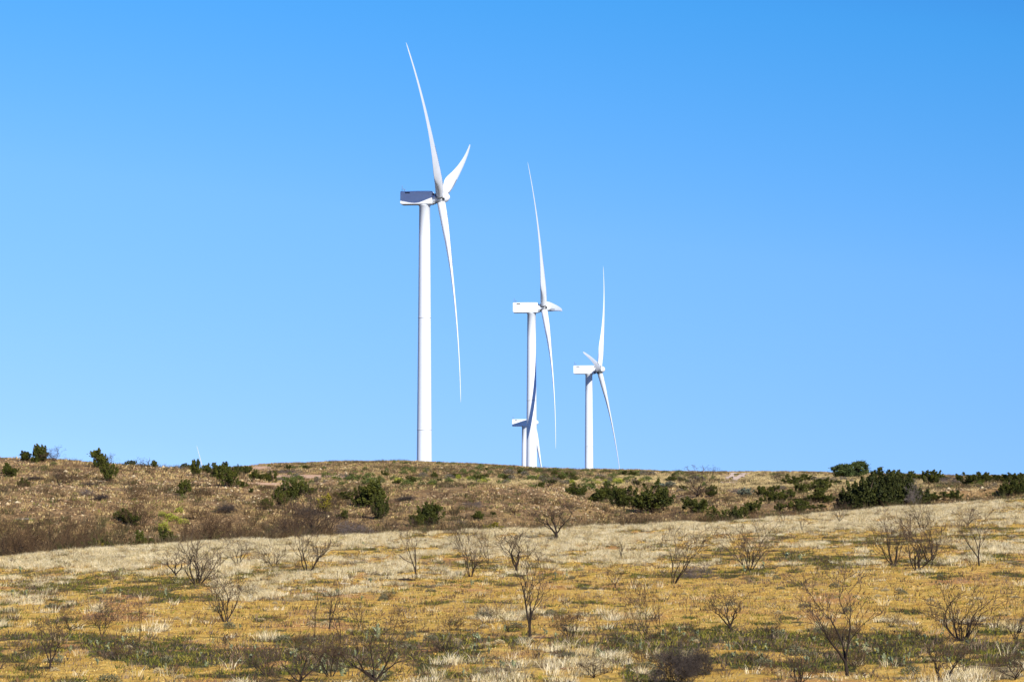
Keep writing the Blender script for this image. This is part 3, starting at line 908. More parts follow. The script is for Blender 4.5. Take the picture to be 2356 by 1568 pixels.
# each prototype: (list of (part name, mesh), half width at height 1)
def bp(*a, **k):
    t, b, w = bare_proto(*a, **k); return ([("trunk", t), ("branches", b)], w)
reg('vase', [bp(s, n, .45, L=.62, r=.021, up=1.0, wig=.17) for s, n in ((3, 4), (14, 5), (25, 4))])                 # open bare tree, several stems
reg('broom', [bp(s, n, .62, L=.62, r=.016, up=.7, wig=.12, fork=(1, 2)) for s, n in ((5, 9), (16, 11))])          # many thin straight stems
reg('single', [bp(s, 3, .5, L=.6, r=.021, up=1.1, wig=.18, trunk=.22) for s in (7, 18, 29)])                       # one trunk that forks
reg('pole', [bp(s, 2, .18, L=.7, r=.018, up=1.0, wig=.10, trunk=.12, maxlev=2, rmin=.004) for s in (9, 20)])       # thin upright sapling
reg('spread', [bp(s, 5, 1.0, L=.75, r=.03, up=.5, wig=.22, trunk=.10, maxlev=4, fork=(2, 3)) for s in (11, 22)])   # wide crooked crown
reg('grey', [bp(s, 5, .9, L=.7, r=.03, up=.4, wig=.22, trunk=.08, maxlev=4, fork=(2, 3), bark=GREYBARK, twig=GREYTWIG) for s in (13, 24)])
reg('thicket', [bp(s, 12, .8, L=.6, r=.012, up=.7, wig=.2, maxlev=3, fork=(1, 3), bark=REDBARK, twig=REDTWIG, spread=.12, rmin=.0055) for s in (15, 26, 37)])
reg('greythicket', [bp(s, 14, 1.1, L=.6, r=.012, up=.3, wig=.28, maxlev=3, fork=(2, 4), bark=GREYBARK, twig=GREYTWIG, spread=.15, rmin=.006) for s in (17, 28)])
reg('dense', [bp(s, 34, 1.15, L=.6, r=.012, up=.4, wig=.22, maxlev=4, fork=(2, 3), bark=BARK, twig=(.07, .055, .045), spread=.12, rmin=.0045) for s in (19,)])
reg('redspread', [bp(s, 5, .9, L=.75, r=.03, up=.5, wig=.24, trunk=.06, maxlev=4, fork=(2, 3), bark=BARK, twig=REDTWIG) for s in (41, 42, 43)])
def jp(*a, **k):
    f, s = juniper_proto(*a, **k)
    c = np.empty(len(f.vertices) * 3, dtype=np.float32); f.vertices.foreach_get("co", c); c = c.reshape(-1, 3)
    return ([("foliage", f), ("stem", s)], float(np.percentile(np.abs(c[:, :2]), 97)))
reg('jcone', [jp(s, 'cone') for s in (1, 2, 3, 4)])
reg('jbush', [jp(s, 'bush', n_pl=44) for s in (5, 6, 7)])
reg('jdark', [jp(s, 'bush', n_pl=60, n_lf=130, base_col=(.022, .032, .007), alt_col=(.075, .078, .010), lf=.045) for s in (8, 9)])
reg('jblack', [jp(s, 'bush', n_pl=90, n_lf=150, base_col=(.012, .018, .004), alt_col=(.05, .054, .008), lf=.045) for s in (8, 19)])
reg('jyellow', [jp(s, 'cone', base_col=(.15, .13, .012), alt_col=(.30, .24, .02)) for s in (10,)])
reg('jgrey', [jp(s, 'bush', base_col=(.09, .11, .07), alt_col=(.20, .22, .16)) for s in (12,)])
def op(s):
    f, st = oak_proto(s); return ([("foliage", f), ("stem", st)], .5)
reg('oak', [op(4), op(5)])
reg('mini', [([("", scrub_proto(s, (.05, .075, .02), (.13, .15, .03), 420))], .5) for s in (1, 2, 3)])
reg('mingrey', [([("", scrub_proto(s, (.10, .09, .06), (.18, .15, .11), 420))], .5) for s in (4, 5)])
reg('minyellow', [([("", scrub_proto(s, (.20, .22, .02), (.36, .36, .05), 420))], .5) for s in (6, 7)])
reg('weedy', [([("", scrub_proto(s, (.09, .10, .05), (.22, .19, .10), 500))], .5) for s in (8, 9)])
reg('straw', [([("", scrub_proto(s, (.38, .30, .14), (.60, .49, .27), 900))], .5) for s in (31, 32)])
reg('pear', [([("", pear_proto(s, n))], .55) for s, n in ((1, 14), (2, 22), (3, 18), (4, 9))])

CNT = [0]
def put(kind, name, cat, u, v, hpx, wpx, label, group=None, ymin=50.0, Y=None, rot=None, var=None, sink=0.0):
    CNT[0] += 1; rn = random.Random(CNT[0] * 7 + 1)
    if Y is None: x, y = hit(u, v, ymin)
    else: y = Y; x = col_of(u, v) * Y
    parts, w = PROTO[kind][(CNT[0] if var is None else var) % len(PROTO[kind])]
    z = gz(x, y); m = y / FPX
    sz = hpx * m; sx = wpx * m / (2 * w)
    if kind == 'pear': sx = sz
    if len(parts) == 1:
        o = bpy.data.objects.new(name, parts[0][1]); COL.objects.link(o)
    else:
        o = bpy.data.objects.new(name, None); COL.objects.link(o)
        for pn, me in parts: obj(pn, me, o)
    o.location = (x, y, z - .02 - sink * sz); o.scale = (sx, sx, sz)
    tl = .17 if kind in ('vase', 'broom', 'single', 'pole', 'spread', 'redspread') else .0
    o.rotation_euler = (rn.uniform(-tl, tl), rn.uniform(-tl, tl), rn.uniform(0, 6.28) if rot is None else rot)
    tag(o, label, cat, group)
    return o

G_TREE = "leafless trees in the near field"
def tree(k, u, v, h, w, label, **kw): put(k, "bare_tree", "bare tree", u, v, h * 1.2, w * 1.08, label, G_TREE, **kw)
# --- leafless trees of the field
tree('single', 1219, 1470, 196, 95, "slim bare tree with a dark forked trunk standing centre front, below the middle turbine", var=0)
tree('vase', 1490, 1478, 146, 80, "bare tree with two dark stems in a V, right of the centre front tree")
tree('pole', 1519, 1477, 125, 34, "thin bare sapling just right of the dark V stemmed tree")
tree('pole', 1456, 1472, 70, 34, "short thin bare sapling just left of the dark V stemmed tree")
tree('vase', 1549, 1342, 140, 118, "broad dark bare tree at the far side of the yellow clearing, beside a dead heap")
tree('broom', 1723, 1312, 112, 124, "fan shaped bare tree of many straight stems above the yellow clearing", var=0)
tree('pole', 1430, 1288, 46, 40, "small thin bare tree in the pale grass below the right turbine's blade tip")
tree('single', 1416, 1352, 44, 42, "knee high bare shrub on the left tip of the yellow clearing")
tree('broom', 2055, 1300, 120, 90, "left one of three bare trees crowded together under the dark juniper thicket")
tree('vase', 2112, 1312, 118, 124, "middle and widest of three bare trees crowded together under the juniper thicket")
tree('broom', 2140, 1292, 108, 88, "right one of three bare trees crowded together under the juniper thicket")
tree('single', 2253, 1302, 124, 84, "bare tree with a bent trunk at the right, near the picture edge", var=1)
tree('broom', 2212, 1474, 136, 152, "bare tree fanning out low over a pale grass patch at lower right", var=1)
tree('single', 1951, 1572, 226, 180, "tallest bare tree in the foreground, forking low at the lower right corner area", Y=74.5, var=1)
tree('pole', 2288, 1462, 66, 36, "thin bare sapling on the pale patch right of the low fanning tree")
tree('vase', 2335, 1470, 92, 60, "bare tree cut by the right picture edge beside a thin sapling")
tree('single', 1683, 1452, 88, 100, "pale brown bare shrub with a flat crown on the yellow clearing")
tree('broom', 1775, 1478, 70, 50, "faint bare shrub between the flat crowned shrub and the tallest foreground tree", var=0)
tree('vase', 520, 1430, 142, 96, "bare tree with three thin stems at left, standing on the yellow strip")
tree('broom', 455, 1344, 118, 128, "wide clump of bare upright stems in the pale grass at left", var=1)
tree('single', 404, 1328, 58, 84, "crooked leaning bare shrub left of the wide clump of stems")
tree('vase', 548, 1300, 74, 52, "slender bare tree right behind the wide clump of stems at left")
tree('vase', 233, 1462, 92, 84, "low candelabra shaped bare tree at lower left")
tree('pole', 321, 1468, 92, 40, "thin leaning bare sapling right of the candelabra shaped tree")
tree('spread', 162, 1452, 66, 92, "tangled bare shrub left of the candelabra shaped tree")
tree('single', 116, 1538, 112, 80, "bare tree with a low fork near the lower left corner")
tree('vase', 708, 1316, 84, 92, "bushy bare tree at the upper edge of the field, left of the tallest turbine")
tree('broom', 632, 1308, 64, 74, "pale thin bare shrub left of the bushy tree under the ridge hollow")
tree('pole', 759, 1448, 116, 54, "thin dark bare tree left of centre with a pole like trunk")
tree('pole', 724, 1474, 124, 46, "faint bare sapling left of the dark pole like tree")
tree('pole', 783, 1480, 112, 42, "faint bare sapling right of the dark pole like tree")
tree('vase', 829, 1440, 62, 60, "small dark bare shrub with spread arms right of the pole like tree")
tree('pole', 955, 1326, 112, 62, "bare tree with two parallel stems directly under the tallest turbine")
tree('vase', 1084, 1326, 112, 78, "dark bare tree between the tallest and the middle turbine")
tree('vase', 1124, 1296, 82, 46, "slender dark bare tree just right of the dark one between two turbines")
tree('single', 1190, 1318, 96, 90, "pale bare tree behind the crown of the centre front tree", var=2)
tree('single', 1279, 1240, 80, 104, "bare tree with wide crooked arms on the rim of the field under the middle turbine", var=2)
tree('vase', 1056, 1262, 50, 58, "low bare tree on the rim of the field left of the wide armed one")
tree('pole', 1035, 1478, 66, 30, "faint bare sapling left of the centre front tree")
tree('vase', 1310, 1466, 64, 76, "sparse leafless shrub over the cactus patch right of the centre front tree")
tree('single', 1930, 1205, 46, 44, "small bare tree on the pale rim left of the three crowded trees")
tree('pole', 1803, 1205, 36, 32, "small bare tree on the rim of the field above the fan shaped tree")
tree('pole', 1847, 1222, 40, 34, "second small bare tree on the rim, left of the three crowded ones")
tree('vase', 2124, 1222, 72, 52, "slim bare tree in front of the pale grey tree ending the juniper thicket", var=1)
tree('spread', 2228, 1208, 54, 66, "bare tree with a hooked top on the pale rim at right")
tree('spread', 864, 1580, 150, 190, "dark bare tree with drooping arms at the bottom edge left of centre", Y=72.5)
tree('spread', 690, 1590, 130, 200, "tangled bare shrub at the bottom edge below the pole like tree", Y=72)
tree('vase', 760, 1560, 90, 90, "small bare shrub between the two tangled ones at the bottom edge", Y=75)
tree('broom', 615, 1560, 80, 90, "thin bare shrub left of the tangled one at the bottom edge", Y=75, var=0)
tree('pole', 505, 1568, 60, 40, "faint bare sapling on the yellow ground at the bottom left", Y=74.5)
tree('vase', 2170, 1585, 92, 110, "bare shrub at the bottom edge near the lower right corner", Y=72.5)
tree('broom', 1840, 1588, 84, 100, "bare shrub at the bottom edge left of the tallest foreground tree", Y=72.5, var=1)
tree('spread', 2335, 1585, 90, 110, "dark bare shrub in the lower right corner", Y=72.5)
put('dense', "dense_shrub", "shrub", 1552, 1580, 112, 92, "round dark twiggy bush at the bottom edge right of centre", Y=73)
put('dense', "dense_shrub", "shrub", 1612, 1562, 84, 56, "smaller dark twiggy bush touching the round one on its right", Y=76, rot=2.0)

# --- trees and thickets in the hollow behind the rim and on the slopes
G_H = "leafless trees in the hollow and on the slope"
def htree(k, u, v, h, w, label, **kw): put(k, "bare_tree", "bare tree", u, v, h * 1.2, w * 1.1, label, G_H, **kw)
htree('spread', 722, 1236, 132, 150, "largest bare tree of the hollow, dark stems fanning out left of the tallest turbine", Y=222, var=0)
htree('vase', 700, 1232, 96, 84, "dark bare tree merging with the left side of the largest hollow tree", Y=226)
htree('vase', 742, 1236, 116, 90, "tall dark stems merging with the right side of the largest hollow tree", Y=219)
htree('redspread', 668, 1238, 112, 110, "dark twiggy crown between the reddish and the largest hollow tree", Y=217)
htree('spread', 640, 1240, 86, 96, "reddish bare tree left of the largest hollow tree", Y=214, var=1)
htree('single', 880, 1232, 84, 84, "bare tree with a pale trunk in the hollow below the split juniper", Y=222)
htree('vase', 838, 1234, 74, 70, "bare tree left of the pale trunked one in the hollow", Y=222)
htree('spread', 959, 1222, 84, 100, "bare tree with a forked top left of the round hollow juniper", Y=226, var=1)
htree('spread', 1603, 1143, 60, 116, "wide grey brown bare tree on the right slope above the junipers", ymin=300, var=0)
htree('vase', 1590, 1206, 66, 82, "dark tangled bare tree between the two large slope junipers", Y=240)
htree('spread', 1443, 1216, 62, 88, "bare tree on the end of the brown knoll, left of the large slope juniper", Y=236)
htree('spread', 1262, 1120, 36, 82, "wide low bare tree on the far slope under the middle turbine", ymin=320, var=1)
htree('spread', 1790, 1112, 26, 40, "small grey bare tree on the far right slope", ymin=330)
htree('grey', 2110, 1176, 76, 70, "pale grey bare tree at the right end of the juniper thicket", Y=272)
htree('single', 1927, 1186, 54, 34, "thin tree in front of the left end of the juniper thicket", Y=258)
htree('spread', 136, 1118, 48, 60, "bare snag like tree on the left slope below the skyline tree", ymin=230)
htree('spread', 126, 1062, 32, 56, "leafless grey tree on the left skyline beside the twin junipers", ymin=230, var=0)
htree('spread', 100, 1062, 24, 40, "low leafless shrub on the left skyline between juniper and grey tree", ymin=230, var=1)
htree('spread', 250, 1072, 26, 40, "small leafless tree on the skyline right of the tall left juniper", ymin=230)
htree('pole', 337, 1072, 22, 50, "wispy leafless shrub on the skyline left of the lone blade", ymin=230)
htree('pole', 309, 1072, 18, 34, "wispiest leafless shrub on the skyline, right of the tall left juniper", ymin=230)
htree('spread', 1640, 1086, 15, 36, "bluish leafless bush on the skyline right of the right turbine", ymin=420)
htree('grey', 1262, 1082, 9, 18, "tiny grey bush on the skyline between the middle and right turbine", ymin=420)
htree('pole', 2087, 1096, 26, 30, "wispy leafless top above the juniper thicket on the skyline", Y=330)
htree('single', 1464, 1128, 30, 40, "thin bare tree on the far slope right of the right turbine", ymin=320)
htree('spread', 2345, 1128, 26, 40, "bare grey tree at the far right edge of the slope", ymin=330)
htree('single', 660, 1108, 22, 24, "tiny dead tree in front of the bare orange scar", ymin=320)
htree('pole', 1016, 1110, 20, 14, "tiny dark leafless tree on the far slope below the tallest turbine", ymin=330)

G_T = "reddish brown leafless thicket shrubs"
RT = random.Random(3)
def thick(u, v, h, w, label, Y=None, kind='thicket', g=G_T):
    if kind == 'thicket' and h > 40 and RT.random() < .5: kind = 'redspread'
    h *= RT.uniform(.8, 1.4); put(kind, "bare_shrub", "shrub", u, v, h, w * 1.2, label, g, Y=Y, ymin=200)
L1 = "reddish brown leafless shrub in the thicket at the left edge of the hollow"
for (u, v, h, w) in [(8, 1290, 105, 80), (45, 1288, 110, 90), (85, 1284, 118, 96), (125, 1280, 112, 96), (165, 1276, 100, 90), (200, 1272, 80, 80), (30, 1262, 92, 90), (95, 1256, 90, 96), (150, 1250, 84, 90), (240, 1262, 50, 60), (60, 1240, 70, 84)]:
    thick(u, v, h, w, L1, Y=float(np.interp(u, UG, C_CY)) + (1283 - v) * .45 + 12)
L2 = "reddish brown leafless shrub in the thicket above the wide clump of bare stems"
for (u, v, h, w) in [(385, 1256, 44, 56), (415, 1256, 74, 70), (445, 1254, 86, 76), (475, 1252, 88, 80), (505, 1250, 84, 76), (535, 1246, 74, 70), (565, 1244, 80, 70), (590, 1240, 70, 66), (430, 1228, 60, 70), (490, 1226, 66, 76), (550, 1220, 60, 70)]:
    thick(u, v, h, w, L2, Y=float(np.interp(u, UG, C_CY)) + (1256 - v) * .5 + 12)
L3 = "brown leafless shrub low in the hollow beneath the large hollow tree"
for (u, v, h, w) in [(620, 1242, 50, 60), (665, 1240, 54, 60), (760, 1236, 48, 60), (800, 1236, 50, 56), (690, 1238, 40, 60), (860, 1232, 36, 50), (910, 1230, 40, 50), (780, 1214, 34, 50)]:
    thick(u, v, h, w, L3, Y=float(np.interp(u, UG, C_CY)) + 12)
L4 = "brown leafless shrub along the rim beneath the slope junipers at right"
for (u, v, h, w) in [(1400, 1214, 30, 50), (1440, 1212, 44, 60), (1475, 1210, 54, 76), (1510, 1208, 58, 80), (1545, 1208, 52, 70), (1575, 1207, 44, 60), (1605, 1206, 40, 60), (1640, 1205, 36, 60), (1670, 1203, 34, 50), (1720, 1200, 36, 60), (1770, 1196, 40, 60), (1810, 1192, 44, 60), (1845, 1190, 40, 60), (1885, 1186, 36, 60), (1985, 1180, 26, 60), (2050, 1174, 24, 60), (2150, 1166, 24, 60)]:
    thick(u, v, h, w, L4, Y=float(np.interp(u, UG, C_CY)) + 14)
thick(306, 1150, 36, 46, "purple brown bush above the row of junipers low on the left slope")
thick(305, 1212, 54, 50, "purple brown bush at the right end of the juniper row on the left slope")
thick(325, 1206, 44, 44, "thin purple bush on the left slope beside the one ending the juniper row")
thick(60, 1122, 20, 30, "dark bush on the slope at the far left")
thick(610, 1146, 24, 32, "brown bush on the slope left of the large hollow tree")
for (u, v, h, w) in [(150, 1112, 30, 44), (80, 1105, 16, 30), (200, 1120, 16, 36), (355, 1140, 18, 40), (470, 1140, 20, 40), (380, 1172, 18, 36), (330, 1150, 16, 34), (540, 1150, 20, 40), (620, 1128, 16, 34), (760, 1165, 30, 40), (900, 1172, 22, 44), (930, 1152, 16, 40), (1080, 1160, 16, 36), (700, 1190, 26, 40), (1010, 1148, 14, 30), (1180, 1180, 14, 30), (1230, 1160, 14, 34), (1310, 1170, 14, 34), (600, 1175, 22, 36), (230, 1150, 16, 30), (515, 1180, 24, 40), (450, 1195, 26, 44), (175, 1165, 20, 36), (260, 1175, 20, 36)]:
    thick(u, v, h, w, "low greyish brown leafless shrub dotted over the brown slopes and knoll", kind='thicket' if (u + v) % 3 else 'dense', g="low leafless shrubs on the brown slopes")
GB = "grey heaps of dead brush"
def heap(u, v, h, w, label, **kw): put('greythicket', "brush_pile", "brush pile", u, v, h, w, label, GB, ymin=kw.pop('ymin', 210), **kw)
heap(640, 1090, 12, 40, "left half of the long grey brush heap under the central ridge", ymin=330)
heap(672, 1090, 13, 44, "right half of the long grey brush heap under the central ridge", ymin=330)
heap(1091, 1168, 20, 44, "dome of grey dead branches on the brown knoll")
heap(200, 1140, 20, 40, "dark dead brush lying on the left slope")
heap(388, 1256, 26, 40, "grey tangled brush at the foot of the hollow, left", Y=212)
heap(815, 1236, 40, 84, "dark grey dead brush heap on the rim, left of the tallest turbine's foot", Y=207)
heap(2188, 1114, 24, 60, "grey brown brush mound on the right skyline", ymin=330)
heap(1898, 1106, 13, 66, "flat dark brush heap left of the round oaks", ymin=330)
heap(1952, 1186, 14, 44, "pale dead branches under the left end of the juniper thicket", Y=262)
heap(1601, 1330, 40, 72, "dark heap of dead branches right of the broad dark tree on the clearing", ymin=60)
heap(2055, 1188, 10, 60, "thin grey brush along the foot of the juniper thicket", Y=258)
heap(1695, 1135, 16, 40, "grey brush under the wide grey brown tree on the right slope", ymin=300)
heap(1055, 1205, 12, 40, "grey dead brush low on the knoll right of the round hollow juniper", ymin=250)

# --- junipers
GJ = "dark green junipers on the slopes"
def jun(k, u, v, h, w, label, ymin=215, **kw):
    f_ = 1.0 if h < 14 else (1.1 if u > 1300 else 1.05)
    h *= f_; w *= f_ * (1.0 if u < 1900 else 1.08)
    put(k, "juniper_shrub", "juniper", u, v, h, w, label, GJ, ymin=ymin, **kw)
jun('jcone', 56, 1061, 24, 24, "small pointed juniper on the left skyline, nearest the picture edge")
jun('jcone', 89, 1062, 40, 26, "left of the twin pointed junipers on the left skyline")
jun('jcone', 101, 1060, 34, 24, "right of the twin pointed junipers on the left skyline")
jun('jbush', 80, 1064, 14, 20, "low juniper at the foot of the twin pointed ones")
jun('jcone', 224, 1076, 44, 26, "tall pointed juniper on the left skyline")
jun('jcone', 237, 1076, 32, 22, "shorter juniper leaning against the tall pointed one on the skyline")
jun('jbush', 249, 1107, 43, 36, "upright bright juniper on the slope just below the tall skyline one")
jun('jcone', 17, 1090, 26, 20, "upper juniper of the pair at the left picture edge")
jun('jbush', 24, 1096, 24, 34, "lower juniper of the pair at the left picture edge")
jun('mini', 100, 1080, 13, 22, "tiny green shrub under the twin pointed junipers")
jun('mini', 123, 1070, 10, 18, "tiny green shrub on the skyline under the leafless grey tree")
jun('jdark', 57, 1120, 22, 26, "dull dark juniper on the far left slope")
jun('jbush', 302, 1070, 14, 24, "low skyline juniper right of the leafless skyline tree")
jun('jcone', 353, 1075, 17, 14, "tiny pointed skyline juniper among wispy shrubs")
jun('jcone', 430, 1075, 14, 24, "low skyline juniper left of the lone blade")
jun('jbush', 452, 1094, 38, 28, "juniper standing just left of the lone far blade")
jun('jbush', 481, 1088, 24, 30, "leftmost skyline juniper of the group right of the lone blade")
jun('jbush', 496, 1100, 34, 42, "middle juniper of the group right of the lone blade")
jun('jcone', 517, 1088, 26, 30, "pointed skyline juniper of the group right of the lone blade")
jun('jbush', 523, 1120, 48, 44, "lowest and largest juniper of the group right of the lone blade")
jun('jbush', 545, 1094, 26, 24, "round juniper right of the group by the lone blade")
jun('jbush', 565, 1090, 20, 26, "skyline juniper at the foot of the central ridge")
jun('jbush', 584, 1104, 24, 18, "small round juniper below the left end of the central ridge")
jun('jbush', 557, 1121, 16, 22, "little round juniper under the group right of the lone blade")
jun('jbush', 577, 1133, 12, 12, "tiny juniper on the slope below the left end of the central ridge")
jun('jcone', 425, 1141, 38, 26, "slim juniper alone in the middle of the left slope")
jun('mini', 420, 1148, 12, 16, "tiny shrub at the foot of the slim juniper on the left slope")
jun('jbush', 275, 1196, 22, 24, "leftmost of the row of junipers low on the left slope")
jun('jcone', 287, 1204, 34, 24, "pointed second one of the juniper row low on the left slope")
jun('jbush', 306, 1210, 30, 30, "third of the juniper row low on the left slope")
jun('jcone', 321, 1262, 58, 42, "tall juniper on the rim at left, just behind the pale grass", Y=205)
jun('jbush', 355, 1258, 40, 44, "round juniper right of the tall one behind the pale grass at left", Y=206)
jun('jdark', 222, 1270, 56, 70, "big broad juniper at the right end of the left thicket", Y=207)
jun('jbush', 252, 1266, 42, 40, "right side juniper of the broad pair ending the left thicket", Y=206)
jun('jyellow', 232, 1266, 40, 22, "yellow juniper between the broad pair ending the left thicket", Y=203)
jun('jdark', 142, 1284, 34, 50, "dark juniper half hidden at the foot of the left thicket", Y=202)
jun('jdark', 207, 1282, 30, 40, "second dark juniper at the foot of the left thicket", Y=202)
jun('jbush', 385, 1240, 44, 40, "olive juniper left of the thicket above the clump of bare stems", Y=232)
jun('jcone', 643, 1164, 44, 28, "upright juniper left of the largest hollow tree")
jun('jbush', 612, 1172, 26, 26, "small juniper left of the upright one beside the hollow tree")
jun('jbush', 622, 1110, 28, 26, "round juniper below the grey brush heap", ymin=300)
jun('jbush', 598, 1104, 18, 26, "juniper left of the round one below the grey brush heap", ymin=300)
jun('jbush', 672, 1150, 46, 50, "green juniper behind the left part of the largest hollow tree")
jun('jbush', 700, 1140, 32, 44, "green juniper behind the top of the largest hollow tree")
jun('jyellow', 749, 1182, 46, 30, "yellowish juniper right of the largest hollow tree")
jun('jbush', 793, 1150, 20, 46, "pale green juniper shrub between the hollow tree and the split juniper")
jun('jdark', 836, 1166, 48, 46, "left half of the split dark juniper left of the tallest turbine")
jun('jcone', 856, 1168, 64, 50, "tall half of the split dark juniper left of the tallest turbine")
jun('jdark', 872, 1194, 60, 40, "lower juniper at the foot of the split dark one")
jun('jbush', 790, 1195, 22, 26, "small olive juniper in the hollow left of the split one")
jun('jdark', 988, 1208, 52, 62, "round dark juniper in the hollow right of the tallest turbine's foot")
jun('jbush', 960, 1212, 30, 36, "olive juniper on the left side of the round hollow juniper")
jun('jbush', 1100, 1197, 22, 26, "small round juniper at the foot of the knoll, third from the round hollow juniper")
jun('jbush', 1046, 1214, 28, 56, "flat topped juniper on the rim right of the round hollow juniper", Y=222)
jun('jbush', 1083, 1214, 22, 32, "small juniper on the rim between two flat topped ones", Y=224)
jun('jyellow', 1127, 1216, 36, 58, "yellow green flat topped juniper on the rim left of the middle turbine", Y=224)
jun('jbush', 1134, 1184, 9, 14, "tiny bright juniper on the right side of the knoll", ymin=250)
jun('jdark', 1328, 1143, 32, 42, "square dark juniper on the far slope below and right of the middle turbine", ymin=310)
jun('jcone', 1374, 1158, 32, 34, "juniper with a notched top right of the square dark one", ymin=310)
jun('jdark', 1405, 1150, 40, 46, "grey green juniper with dead twigs left of the large slope junipers", ymin=290)
jun('jdark', 1440, 1168, 48, 56, "wide juniper touching the left side of the largest slope juniper", ymin=270)
jun('jdark', 1500, 1180, 72, 76, "largest round juniper of the middle slope, right of the right turbine", ymin=270)
jun('jbush', 1600, 1180, 36, 60, "olive juniper in front of the wide grey brown tree", ymin=270)
jun('jdark', 1655, 1200, 58, 66, "left half of the double juniper below the wide grey brown tree", Y=262)
jun('jdark', 1695, 1198, 54, 58, "right half of the double juniper below the wide grey brown tree", Y=264)
jun('jbush', 1731, 1180, 28, 38, "juniper right of the double juniper", ymin=270)
jun('jdark', 1638, 1142, 26, 26, "small dark juniper under the wide grey brown tree", ymin=300)
jun('jgrey', 1533, 1122, 14, 34, "grey green bush just above the largest round slope juniper", ymin=320)
jun('jgrey', 1716, 1142, 20, 30, "grey green bush right of the wide grey brown tree", ymin=300)
jun('oak', 1941, 1100, 33, 52, "left one of two round topped dark oaks on the right skyline", ymin=330)
jun('oak', 1976, 1099, 38, 50, "right one of two round topped dark oaks on the right skyline", ymin=330)
DT = [(1960, 1180, 64, 50, "front left edge"), (1975, 1180, 84, 56, "second from the left"), (2000, 1182, 92, 60, "tall left middle part"), (2030, 1180, 90, 60, "centre"),
      (2058, 1178, 82, 58, "right of the centre"), (2082, 1176, 88, 54, "tall right part"), (2105, 1172, 62, 44, "right edge"), (2045, 1150, 52, 60, "back, behind the centre"), (1990, 1190, 40, 50, "low front"), (2075, 1188, 36, 60, "low front right")]
for (u, v, h, w, t) in DT:
    jun('jblack', u, v, h * 1.12, w * 1.25, "dark juniper of the big thicket at right, at its " + t, Y=276 + (1180 - v) * 1.2)
for (u, v, h, w, t) in [(2070, 1103, 17, 24, "first"), (2097, 1104, 20, 26, "second"), (2117, 1104, 14, 22, "third"), (2145, 1114, 32, 38, "fourth and tallest"), (2165, 1106, 16, 30, "fifth"),
                        (2229, 1116, 28, 50, "sixth, just right of the brush mound"), (2258, 1110, 24, 40, "seventh"), (2290, 1106, 14, 36, "eighth"), (2325, 1110, 22, 50, "ninth"), (2352, 1110, 22, 34, "last, at the picture edge")]:
    jun('jbush', u, v, h, w, "right skyline juniper, %s in the row beyond the thicket" % t, ymin=330)
jun('jdark', 2320, 1140, 42, 34, "left of two dark upright junipers at the right picture edge", ymin=290)
jun('jdark', 2346, 1139, 38, 36, "right of two dark upright junipers at the right picture edge", ymin=290)
jun('jbush', 2199, 1150, 22, 30, "small juniper on the slope below the brush mound", ymin=270)
jun('jbush', 2154, 1152, 20, 44, "low juniper right of the pale grey bare tree", ymin=270)
jun('mini', 2290, 1140, 10, 60, "flat green shrub left of the two junipers at the right picture edge", ymin=270)
for (u, v, h, w, t) in [(1824, 1116, 20, 40, "below the ridge with a small companion"), (1812, 1100, 12, 12, "tiny pointed, above the wider one"), (1842, 1136, 28, 28, "with a broken top"), (1887, 1136, 30, 46, "round, left of the thicket"),
                        (1882, 1156, 30, 36, "left one of the pair beside the thicket"), (1905, 1156, 20, 26, "right one of the pair beside the thicket"), (1774, 1156, 28, 30, "dark, above the rim"), (1804, 1154, 28, 40, "olive with a pointed top"),
                        (1842, 1155, 12, 44, "flat hedge like"), (1840, 1178, 28, 46, "on the rim with brown twigs"), (1874, 1171, 12, 46, "flat, right above the rim"), (1926, 1113, 11, 18, "tiny, under the round oaks"), (1750, 1142, 24, 26, "round, right of the grey green bush"),
                        (1752, 1154, 12, 16, "tiny, below the round one"), (1895, 1116, 18, 36, "grey green, left of the round oaks"), (1858, 1106, 14, 26, "small, under the flat brush heap"), (1780, 1130, 14, 24, "small, in the middle of the slope"), (1795, 1176, 20, 24, "small, close above the rim")]:
    jun('jbush', u, v, h, w, "right slope juniper left of the thicket, " + t, ymin=262)

# yucca like bright shrubs on the left slope
for (u, v, h, w, t) in [(412, 1180, 14, 26, "uppermost"), (374, 1188, 13, 22, "leftmost"), (392, 1192, 14, 32, "middle"), (400, 1200, 14, 40, "front left"), (420, 1206, 14, 30, "front right"), (376, 1222, 26, 30, "lowest")]:
    put('minyellow', "yellow_green_shrub", "shrub", u, v, h, w, "bright yellow green shrub on the left slope, %s of its little group" % t, "bright yellow green shrubs on the left slope", ymin=215)

# small shrubs dotted over the far slope and ridge
LS = "tiny dark green shrub dotted over the far slope under the turbines"
rs = random.Random(5)
spots = [(906, 1066, 9, 8), (924, 1066, 7, 10), (937, 1066, 6, 20), (1009, 1068, 9, 20), (1026, 1069, 6, 12), (1043, 1070, 9, 20), (1057, 1071, 6, 14), (1078, 1073, 6, 12), (1108, 1075, 10, 18), (1130, 1078, 7, 20), (1148, 1078, 8, 26), (1175, 1080, 8, 14), (1196, 1080, 8, 20),
         (1222, 1082, 10, 36), (1240, 1083, 8, 30), (1268, 1084, 8, 26), (1290, 1085, 8, 24), (1312, 1085, 8, 26), (1346, 1086, 10, 24), (1366, 1086, 8, 16), (1392, 1087, 8, 30), (1425, 1086, 7, 22), (1455, 1087, 7, 30), (1480, 1088, 8, 16), (1530, 1088, 7, 26), (1575, 1088, 5, 20), (1697, 1092, 4, 30), (1745, 1094, 5, 16), (1780, 1094, 6, 24), (1800, 1096, 6, 30), (760, 1066, 5, 10), (620, 1074, 8, 10), (700, 1068, 5, 10), (1600, 1090, 5, 18)]
